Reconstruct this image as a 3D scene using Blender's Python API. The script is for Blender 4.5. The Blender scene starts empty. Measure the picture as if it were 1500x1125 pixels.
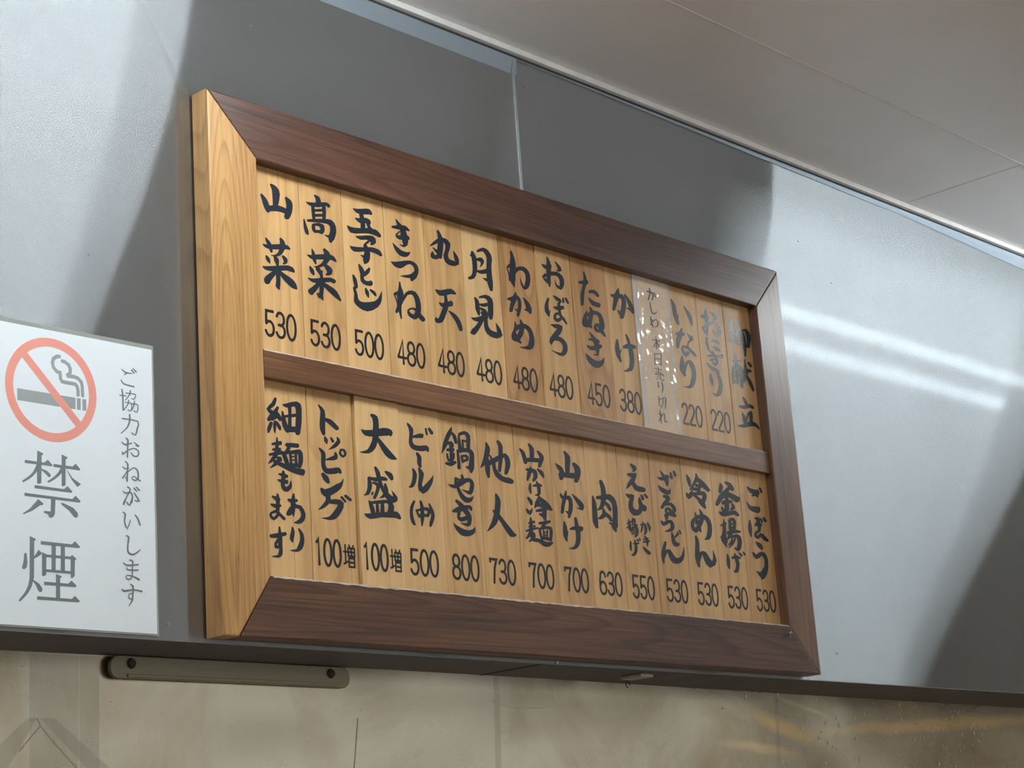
import bpy, bmesh, math, random
from mathutils import Vector, Matrix
random.seed(7)
C = bpy.context.scene.collection
ZO = 2.5                      # height of the menu board's top edge above the floor
CEIL = ZO + 0.2386            # ceiling height
# ---------------------------------------------------------------- camera
cam = bpy.data.objects.new('camera', bpy.data.cameras.new('camera'))
C.objects.link(cam)
cam.matrix_world = Matrix(((0.680322, -0.145326, -0.718361, -1.391167),
                           (-0.729717, -0.225742, -0.645409, -1.748353),
                           (-0.068370, 0.963286, -0.259625, ZO - 0.988503),
                           (0, 0, 0, 1)))
cam.data.sensor_width = 36.0
cam.data.lens = 2828.33 / 1500 * 36.0
cam.data.clip_start = 0.01
bpy.context.scene.camera = cam
# ---------------------------------------------------------------- world and exposure
SKY = 0.80                    # overcast daylight, fill through the added window row behind the camera
w = bpy.data.worlds.new('world'); bpy.context.scene.world = w; w.use_nodes = True
w.node_tree.nodes['Background'].inputs[0].default_value = (0.95, 0.95, 0.93, 1)
w.node_tree.nodes['Background'].inputs[1].default_value = SKY
vs = bpy.context.scene.view_settings
vs.view_transform = 'Standard'; vs.look = 'None'; vs.gamma = 1.0; vs.use_curve_mapping = False
vs.exposure = 0.14
bpy.context.scene.cycles.use_denoising = True
bpy.context.scene.cycles.max_bounces = 8
TUBE = 28.5                   # radiance of the fluorescent tubes
# ---------------------------------------------------------------- material helpers
def mat(name):
    m = bpy.data.materials.new(name); m.use_nodes = True
    nt = m.node_tree; b = nt.nodes['Principled BSDF']
    return m, nt, b
def N(nt, typ, **kw):
    n = nt.nodes.new(typ)
    for k, v in kw.items():
        if k in ('ins',):
            for a, c in v.items(): n.inputs[a].default_value = c
        else: setattr(n, k, v)
    return n
def ramp(nt, stops):
    n = nt.nodes.new('ShaderNodeValToRGB'); e = n.color_ramp.elements
    while len(e) > 1: e.remove(e[0])
    e[0].position = stops[0][0]; e[0].color = (*stops[0][1], 1)
    for p, c in stops[1:]:
        x = e.new(p); x.color = (*c, 1)
    return n
def srgb(r, g, b):
    f = lambda v: (v/255/12.92) if v/255 <= 0.04045 else ((v/255+0.055)/1.055)**2.4
    return (f(r), f(g), f(b))
def plain(name, rgb, rough=0.5, metal=0.0, var=0.06, scale=30, coat=0.0, bump=0.0):
    m, nt, b = mat(name)
    tc = N(nt, 'ShaderNodeTexCoord')
    no = N(nt, 'ShaderNodeTexNoise', ins={'Scale': scale, 'Detail': 4.0})
    nt.links.new(tc.outputs['Object'], no.inputs['Vector'])
    r = ramp(nt, [(0.3, tuple(c*(1-var) for c in rgb)), (0.7, tuple(min(1, c*(1+var)) for c in rgb))])
    nt.links.new(no.outputs['Fac'], r.inputs['Fac'])
    nt.links.new(r.outputs['Color'], b.inputs['Base Color'])
    b.inputs['Roughness'].default_value = rough; b.inputs['Metallic'].default_value = metal
    b.inputs['Coat Weight'].default_value = coat; b.inputs['Coat Roughness'].default_value = 0.15
    if bump:
        bp = N(nt, 'ShaderNodeBump', ins={'Strength': bump, 'Distance': 0.001})
        nt.links.new(no.outputs['Fac'], bp.inputs['Height']); nt.links.new(bp.outputs['Normal'], b.inputs['Normal'])
    return m
def wood(name, dark, mid, light, axis, seed=0.0, rough=0.42, coat=0.15, fine=1.0, stretch=1.0, marks=0.35, bump=0.25, ring=0.0, lines=0.35, growth=0, gamt=0.2, gsc=(1.3, 8)):
    """grain runs along axis ('X' or 'Z'); coordinates are the object's own"""
    m, nt, b = mat(name); L = nt.links.new
    tc = N(nt, 'ShaderNodeTexCoord')
    oi = N(nt, 'ShaderNodeObjectInfo')
    off = N(nt, 'ShaderNodeVectorMath', operation='SCALE'); off.inputs['Scale'].default_value = 17.3
    cmb = N(nt, 'ShaderNodeCombineXYZ', ins={0: seed + 1.3, 1: seed * 2.1, 2: seed * 0.7})
    L(oi.outputs['Random'], off.inputs['Scale'])
    L(cmb.outputs[0], off.inputs[0])
    mul = N(nt, 'ShaderNodeVectorMath', operation='MULTIPLY_ADD'); mul.inputs[1].default_value = (1, 1, 1)
    L(tc.outputs['Object'], mul.inputs[0]); 
    sc2 = N(nt, 'ShaderNodeVectorMath', operation='SCALE'); sc2.inputs['Scale'].default_value = 7.0
    L(off.outputs[0], sc2.inputs[0]); L(sc2.outputs[0], mul.inputs[2])
    def stretched(a, across):
        mp = N(nt, 'ShaderNodeMapping')
        s = (a, across, across) if axis == 'X' else (across, across, a)
        mp.inputs['Scale'].default_value = s
        L(mul.outputs[0], mp.inputs['Vector']); return mp.outputs[0]
    n1 = N(nt, 'ShaderNodeTexNoise', ins={'Scale': 1.0, 'Detail': 5.0, 'Roughness': 0.6, 'Distortion': 0.35})
    L(stretched(5 * stretch, 70 * fine), n1.inputs['Vector'])
    n2 = N(nt, 'ShaderNodeTexNoise', ins={'Scale': 1.0, 'Detail': 6.0, 'Roughness': 0.75})
    L(stretched(5 * stretch, 330 * fine), n2.inputs['Vector'])
    n3 = N(nt, 'ShaderNodeTexNoise', ins={'Scale': 1.0, 'Detail': 2.0})
    L(stretched(2.2, 9), n3.inputs['Vector'])
    a1 = N(nt, 'ShaderNodeMath', operation='MULTIPLY', ins={1: 0.75 - 0.2 - lines}); L(n1.outputs[0], a1.inputs[0])
    a2 = N(nt, 'ShaderNodeMath', operation='MULTIPLY_ADD', ins={1: lines}); L(n2.outputs[0], a2.inputs[0]); L(a1.outputs[0], a2.inputs[2])
    a3 = N(nt, 'ShaderNodeMath', operation='MULTIPLY_ADD', ins={1: 0.25}); L(n3.outputs[0], a3.inputs[0]); L(a2.outputs[0], a3.inputs[2])
    h = a3
    if ring:
        wv = N(nt, 'ShaderNodeTexWave', wave_type='BANDS', bands_direction='X' if axis == 'Z' else 'Z',
               ins={'Scale': 1.0, 'Distortion': 4.0, 'Detail': 3.0, 'Detail Scale': 0.8})
        L(stretched(1.6, ring), wv.inputs['Vector'])
        a4 = N(nt, 'ShaderNodeMath', operation='MULTIPLY_ADD', ins={1: 0.10}); L(wv.outputs['Fac'], a4.inputs[0]); L(a3.outputs[0], a4.inputs[2])
        h = a4
    r = ramp(nt, [(0.33, dark), (0.50, mid), (0.68, light)])
    L(h.outputs[0], r.inputs['Fac'])
    # small dark pores and scuffs
    n4 = N(nt, 'ShaderNodeTexNoise', ins={'Scale': 1.0, 'Detail': 3.0}); L(stretched(22, 260), n4.inputs['Vector'])
    r4 = ramp(nt, [(0.63, (1, 1, 1)), (0.74, (1 - marks, 1 - marks, 1 - marks))]); L(n4.outputs[0], r4.inputs['Fac'])
    mx = N(nt, 'ShaderNodeMix', data_type='RGBA', blend_type='MULTIPLY'); mx.inputs[0].default_value = 1.0
    L(r.outputs['Color'], mx.inputs[6]); L(r4.outputs['Color'], mx.inputs[7])
    csrc = mx.outputs[2]
    if growth:
        n7 = N(nt, 'ShaderNodeTexNoise', ins={'Scale': 1.0, 'Detail': 1.5, 'Roughness': 0.4}); L(stretched(*gsc), n7.inputs['Vector'])
        m7 = N(nt, 'ShaderNodeMath', operation='MULTIPLY', ins={1: growth}); L(n7.outputs[0], m7.inputs[0])
        f7 = N(nt, 'ShaderNodeMath', operation='FRACT'); L(m7.outputs[0], f7.inputs[0])
        r7 = ramp(nt, [(0.0, (1, 1, 1)), (0.55, (0.97, 0.96, 0.95)), (0.90, (1-gamt, 1-gamt*1.15, 1-gamt*1.3)), (1.0, (1, 1, 1))]); L(f7.outputs[0], r7.inputs['Fac'])
        mx7 = N(nt, 'ShaderNodeMix', data_type='RGBA', blend_type='MULTIPLY'); mx7.inputs[0].default_value = 1.0
        L(csrc, mx7.inputs[6]); L(r7.outputs['Color'], mx7.inputs[7]); csrc = mx7.outputs[2]
    L(csrc, b.inputs['Base Color'])
    b.inputs['Roughness'].default_value = rough
    b.inputs['Coat Weight'].default_value = coat; b.inputs['Coat Roughness'].default_value = 0.3
    bp = N(nt, 'ShaderNodeBump', ins={'Strength': bump, 'Distance': 0.0006})
    L(h.outputs[0], bp.inputs['Height']); L(bp.outputs['Normal'], b.inputs['Normal'])
    return m
def steel(name, rgb, rough, aniso, streak=0.35, wav=0.0, spots=0.0, tint=None, diffuse=0.0, sharp=0.0, sbump=0.000004, patches=()):
    """brushed stainless steel; the brushing runs along the uv map's U = world X"""
    m = bpy.data.materials.new(name); m.use_nodes = True; nt = m.node_tree; L = nt.links.new
    nt.nodes.remove(nt.nodes['Principled BSDF']); out = nt.nodes['Material Output']
    g = N(nt, 'ShaderNodeBsdfAnisotropic', distribution='GGX') if hasattr(bpy.types, 'ShaderNodeBsdfAnisotropic') else N(nt, 'ShaderNodeBsdfGlossy')
    g.inputs['Anisotropy'].default_value = aniso
    g.inputs['Rotation'].default_value = 0.0
    tg = N(nt, 'ShaderNodeTangent', direction_type='UV_MAP'); tg.uv_map = 'uv'
    L(tg.outputs[0], g.inputs['Tangent'])
    tc = N(nt, 'ShaderNodeTexCoord')
    mp = N(nt, 'ShaderNodeMapping'); mp.inputs['Scale'].default_value = (14, 1, 900); L(tc.outputs['Object'], mp.inputs['Vector'])
    n1 = N(nt, 'ShaderNodeTexNoise', ins={'Scale': 1.0, 'Detail': 4.0, 'Roughness': 0.7}); L(mp.outputs[0], n1.inputs['Vector'])
    n2 = N(nt, 'ShaderNodeTexNoise', ins={'Scale': 6.0, 'Detail': 5.0, 'Roughness': 0.6}); L(tc.outputs['Object'], n2.inputs['Vector'])
    s = N(nt, 'ShaderNodeMath', operation='MULTIPLY_ADD', ins={1: streak}); L(n1.outputs[0], s.inputs[0]); s.inputs[2].default_value = 1 - streak * 0.5
    s2 = N(nt, 'ShaderNodeMath', operation='MULTIPLY_ADD', ins={1: 0.16, 2: 0.92}); L(n2.outputs[0], s2.inputs[0])
    s3 = N(nt, 'ShaderNodeMath', operation='MULTIPLY'); L(s.outputs[0], s3.inputs[0]); L(s2.outputs[0], s3.inputs[1])
    col = N(nt, 'ShaderNodeVectorMath', operation='SCALE'); col.inputs[0].default_value = rgb; L(s3.outputs[0], col.inputs['Scale'])
    csrc = col.outputs[0]
    if tint:
        n5 = N(nt, 'ShaderNodeTexNoise', ins={'Scale': 3.5, 'Detail': 6.0, 'Roughness': 0.65, 'Distortion': 0.6}); L(tc.outputs['Object'], n5.inputs['Vector'])
        r5 = ramp(nt, [(0.42, (0, 0, 0)), (0.66, (1, 1, 1))]); L(n5.outputs[0], r5.inputs['Fac'])
        mx = N(nt, 'ShaderNodeMix', data_type='RGBA'); L(r5.outputs[0], mx.inputs[0]); L(csrc, mx.inputs[6]); mx.inputs[7].default_value = (*tint, 1)
        csrc = mx.outputs[2]
    for cx, cz, rx_, rz_, ang, scol, amt in patches:      # elliptical tan and pale patches, edges warped by noise
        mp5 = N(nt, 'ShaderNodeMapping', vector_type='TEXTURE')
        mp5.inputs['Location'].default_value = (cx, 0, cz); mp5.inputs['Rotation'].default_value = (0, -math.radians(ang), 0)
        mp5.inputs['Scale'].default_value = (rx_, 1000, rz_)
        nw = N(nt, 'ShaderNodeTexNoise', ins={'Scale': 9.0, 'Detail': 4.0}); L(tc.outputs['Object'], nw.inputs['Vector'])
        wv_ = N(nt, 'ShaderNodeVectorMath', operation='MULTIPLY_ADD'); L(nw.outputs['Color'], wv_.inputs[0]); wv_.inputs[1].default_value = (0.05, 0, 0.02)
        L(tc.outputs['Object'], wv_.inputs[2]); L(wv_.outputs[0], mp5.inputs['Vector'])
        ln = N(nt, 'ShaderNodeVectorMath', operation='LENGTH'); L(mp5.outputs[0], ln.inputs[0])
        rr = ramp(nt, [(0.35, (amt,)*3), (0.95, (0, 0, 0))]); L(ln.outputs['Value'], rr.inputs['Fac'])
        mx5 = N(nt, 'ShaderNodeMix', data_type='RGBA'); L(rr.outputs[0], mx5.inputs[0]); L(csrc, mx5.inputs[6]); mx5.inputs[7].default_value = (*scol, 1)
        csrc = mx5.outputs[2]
    L(csrc, g.inputs['Color'])
    n3 = N(nt, 'ShaderNodeMath', operation='MULTIPLY_ADD', ins={1: rough * 0.5, 2: rough * 0.75}); L(n2.outputs[0], n3.inputs[0]); L(n3.outputs[0], g.inputs['Roughness'])
    bp = N(nt, 'ShaderNodeBump', ins={'Strength': 0.5, 'Distance': sbump}); L(n1.outputs[0], bp.inputs['Height'])
    last = bp
    if wav:
        mpw = N(nt, 'ShaderNodeMapping'); mpw.inputs['Scale'].default_value = (2.2, 1, 4.5); L(tc.outputs['Object'], mpw.inputs['Vector'])
        n6 = N(nt, 'ShaderNodeTexNoise', ins={'Scale': 1.0, 'Detail': 1.2, 'Roughness': 0.5}); L(mpw.outputs[0], n6.inputs['Vector'])
        b2 = N(nt, 'ShaderNodeBump', ins={'Strength': 1.0, 'Distance': wav}); L(n6.outputs[0], b2.inputs['Height']); L(bp.outputs['Normal'], b2.inputs['Normal'])
        last = b2
    L(last.outputs['Normal'], g.inputs['Normal'])
    src = g.outputs[0]
    if sharp:
        g2 = N(nt, 'ShaderNodeBsdfAnisotropic', distribution='GGX')
        g2.inputs['Anisotropy'].default_value = 0.6; g2.inputs['Roughness'].default_value = 0.045
        L(tg.outputs[0], g2.inputs['Tangent']); L(csrc, g2.inputs['Color']); L(last.outputs['Normal'], g2.inputs['Normal'])
        m2 = N(nt, 'ShaderNodeMixShader', ins={0: sharp}); L(src, m2.inputs[1]); L(g2.outputs[0], m2.inputs[2]); src = m2.outputs[0]
    if diffuse:
        d = N(nt, 'ShaderNodeBsdfDiffuse'); L(csrc, d.inputs['Color'])
        ms = N(nt, 'ShaderNodeMixShader', ins={0: diffuse}); L(src, ms.inputs[1]); L(d.outputs[0], ms.inputs[2]); src = ms.outputs[0]
    L(src, out.inputs['Surface'])
    return m
def gloss_film(name, rgb, alpha, rough=0.1, wav=0.0006, scale=40):
    m, nt, b = mat(name); L = nt.links.new
    tc = N(nt, 'ShaderNodeTexCoord'); n = N(nt, 'ShaderNodeTexNoise', ins={'Scale': scale, 'Detail': 2.0}); L(tc.outputs['Object'], n.inputs['Vector'])
    r = ramp(nt, [(0.3, tuple(c*0.93 for c in rgb)), (0.7, rgb)]); L(n.outputs[0], r.inputs['Fac']); L(r.outputs[0], b.inputs['Base Color'])
    b.inputs['Alpha'].default_value = alpha; b.inputs['Roughness'].default_value = rough
    bp = N(nt, 'ShaderNodeBump', ins={'Strength': 1.0, 'Distance': wav}); L(n.outputs[0], bp.inputs['Height']); L(bp.outputs['Normal'], b.inputs['Normal'])
    return m
def emit(name, rgb, s):
    m = bpy.data.materials.new(name); m.use_nodes = True; nt = m.node_tree
    nt.nodes.remove(nt.nodes['Principled BSDF'])
    e = N(nt, 'ShaderNodeEmission', ins={0: (*rgb, 1), 1: s}); nt.links.new(e.outputs[0], nt.nodes['Material Output'].inputs[0]); return m
# ---------------------------------------------------------------- mesh helpers
def tag(o, label=None, cat=None, group=None, kind=None):
    if label: o['label'] = label
    if cat: o['category'] = cat
    if group: o['group'] = group
    if kind: o['kind'] = kind
    return o
def obj(name, bm, m, parent=None, smooth=False, loc=None):
    """links a bmesh as one object; vertices are in world space, origin moved to loc"""
    if loc is not None: bmesh.ops.translate(bm, vec=-Vector(loc), verts=bm.verts)
    me = bpy.data.meshes.new(name); bm.to_mesh(me); bm.free()
    for p in me.polygons: p.use_smooth = smooth
    o = bpy.data.objects.new(name, me); C.objects.link(o)
    if m: me.materials.append(m)
    if loc is not None: o.location = loc
    if parent is not None:
        o.parent = parent; o.matrix_parent_inverse = Matrix.Translation(-parent_world(parent))
    return o
def parent_world(p):
    v = Vector(p.location)
    q = p.parent
    if q is not None: pass
    return v
def empty(name, loc, label=None, cat=None, group=None):
    o = bpy.data.objects.new(name, None); C.objects.link(o); o.location = loc; o.empty_display_size = 0.05
    return tag(o, label, cat, group)
def box(bm, x0, x1, y0, y1, z0, z1, bev=0.0):
    vs_ = [bm.verts.new(p) for p in ((x0,y0,z0),(x1,y0,z0),(x1,y1,z0),(x0,y1,z0),(x0,y0,z1),(x1,y0,z1),(x1,y1,z1),(x0,y1,z1))]
    fs = [bm.faces.new([vs_[i] for i in f]) for f in ((0,3,2,1),(4,5,6,7),(0,1,5,4),(1,2,6,5),(2,3,7,6),(3,0,4,7))]
    if bev:
        ed = list({e for f in fs for e in f.edges})
        bmesh.ops.bevel(bm, geom=ed, offset=bev, segments=2, affect='EDGES', profile=0.6)
    return bm
def newbox(*a, **k):
    bm = bmesh.new(); return box(bm, *a, **k)
def prism(pts, y0, y1, bev=0.0):
    """polygon in x,z extruded from y0 (front) to y1 (back)"""
    bm = bmesh.new()
    a = [bm.verts.new((x, y0, z)) for x, z in pts]; b = [bm.verts.new((x, y1, z)) for x, z in pts]
    n = len(pts)
    fr = bm.faces.new(a); bk = bm.faces.new(list(reversed(b)))
    for i in range(n): bm.faces.new((a[(i+1) % n], a[i], b[i], b[(i+1) % n]))
    bmesh.ops.recalc_face_normals(bm, faces=bm.faces)
    if bev:
        ed = [e for e in bm.edges if any(v in a for v in e.verts) and all(v in a for v in e.verts)]
        bmesh.ops.bevel(bm, geom=ed, offset=bev, segments=2, affect='EDGES', profile=0.6)
    return bm
def cyl(bm, p0, p1, r, seg=12, r1=None):
    p0, p1 = Vector(p0), Vector(p1); d = (p1 - p0).normalized()
    u = d.orthogonal().normalized(); v = d.cross(u); r1 = r if r1 is None else r1
    A = [bm.verts.new(p0 + r*(u*math.cos(t)+v*math.sin(t))) for t in [2*math.pi*i/seg for i in range(seg)]]
    B = [bm.verts.new(p1 + r1*(u*math.cos(t)+v*math.sin(t))) for t in [2*math.pi*i/seg for i in range(seg)]]
    for i in range(seg): bm.faces.new((A[i], A[(i+1) % seg], B[(i+1) % seg], B[i]))
    bm.faces.new(list(reversed(A))); bm.faces.new(B)
    return bm
def uvxz(o):
    me = o.data; uv = me.uv_layers.new(name='uv')
    for l in me.loops:
        c = me.vertices[l.vertex_index].co; uv.data[l.index].uv = (c.x + c.y * 0.3, c.z + c.y)
    return o
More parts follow.
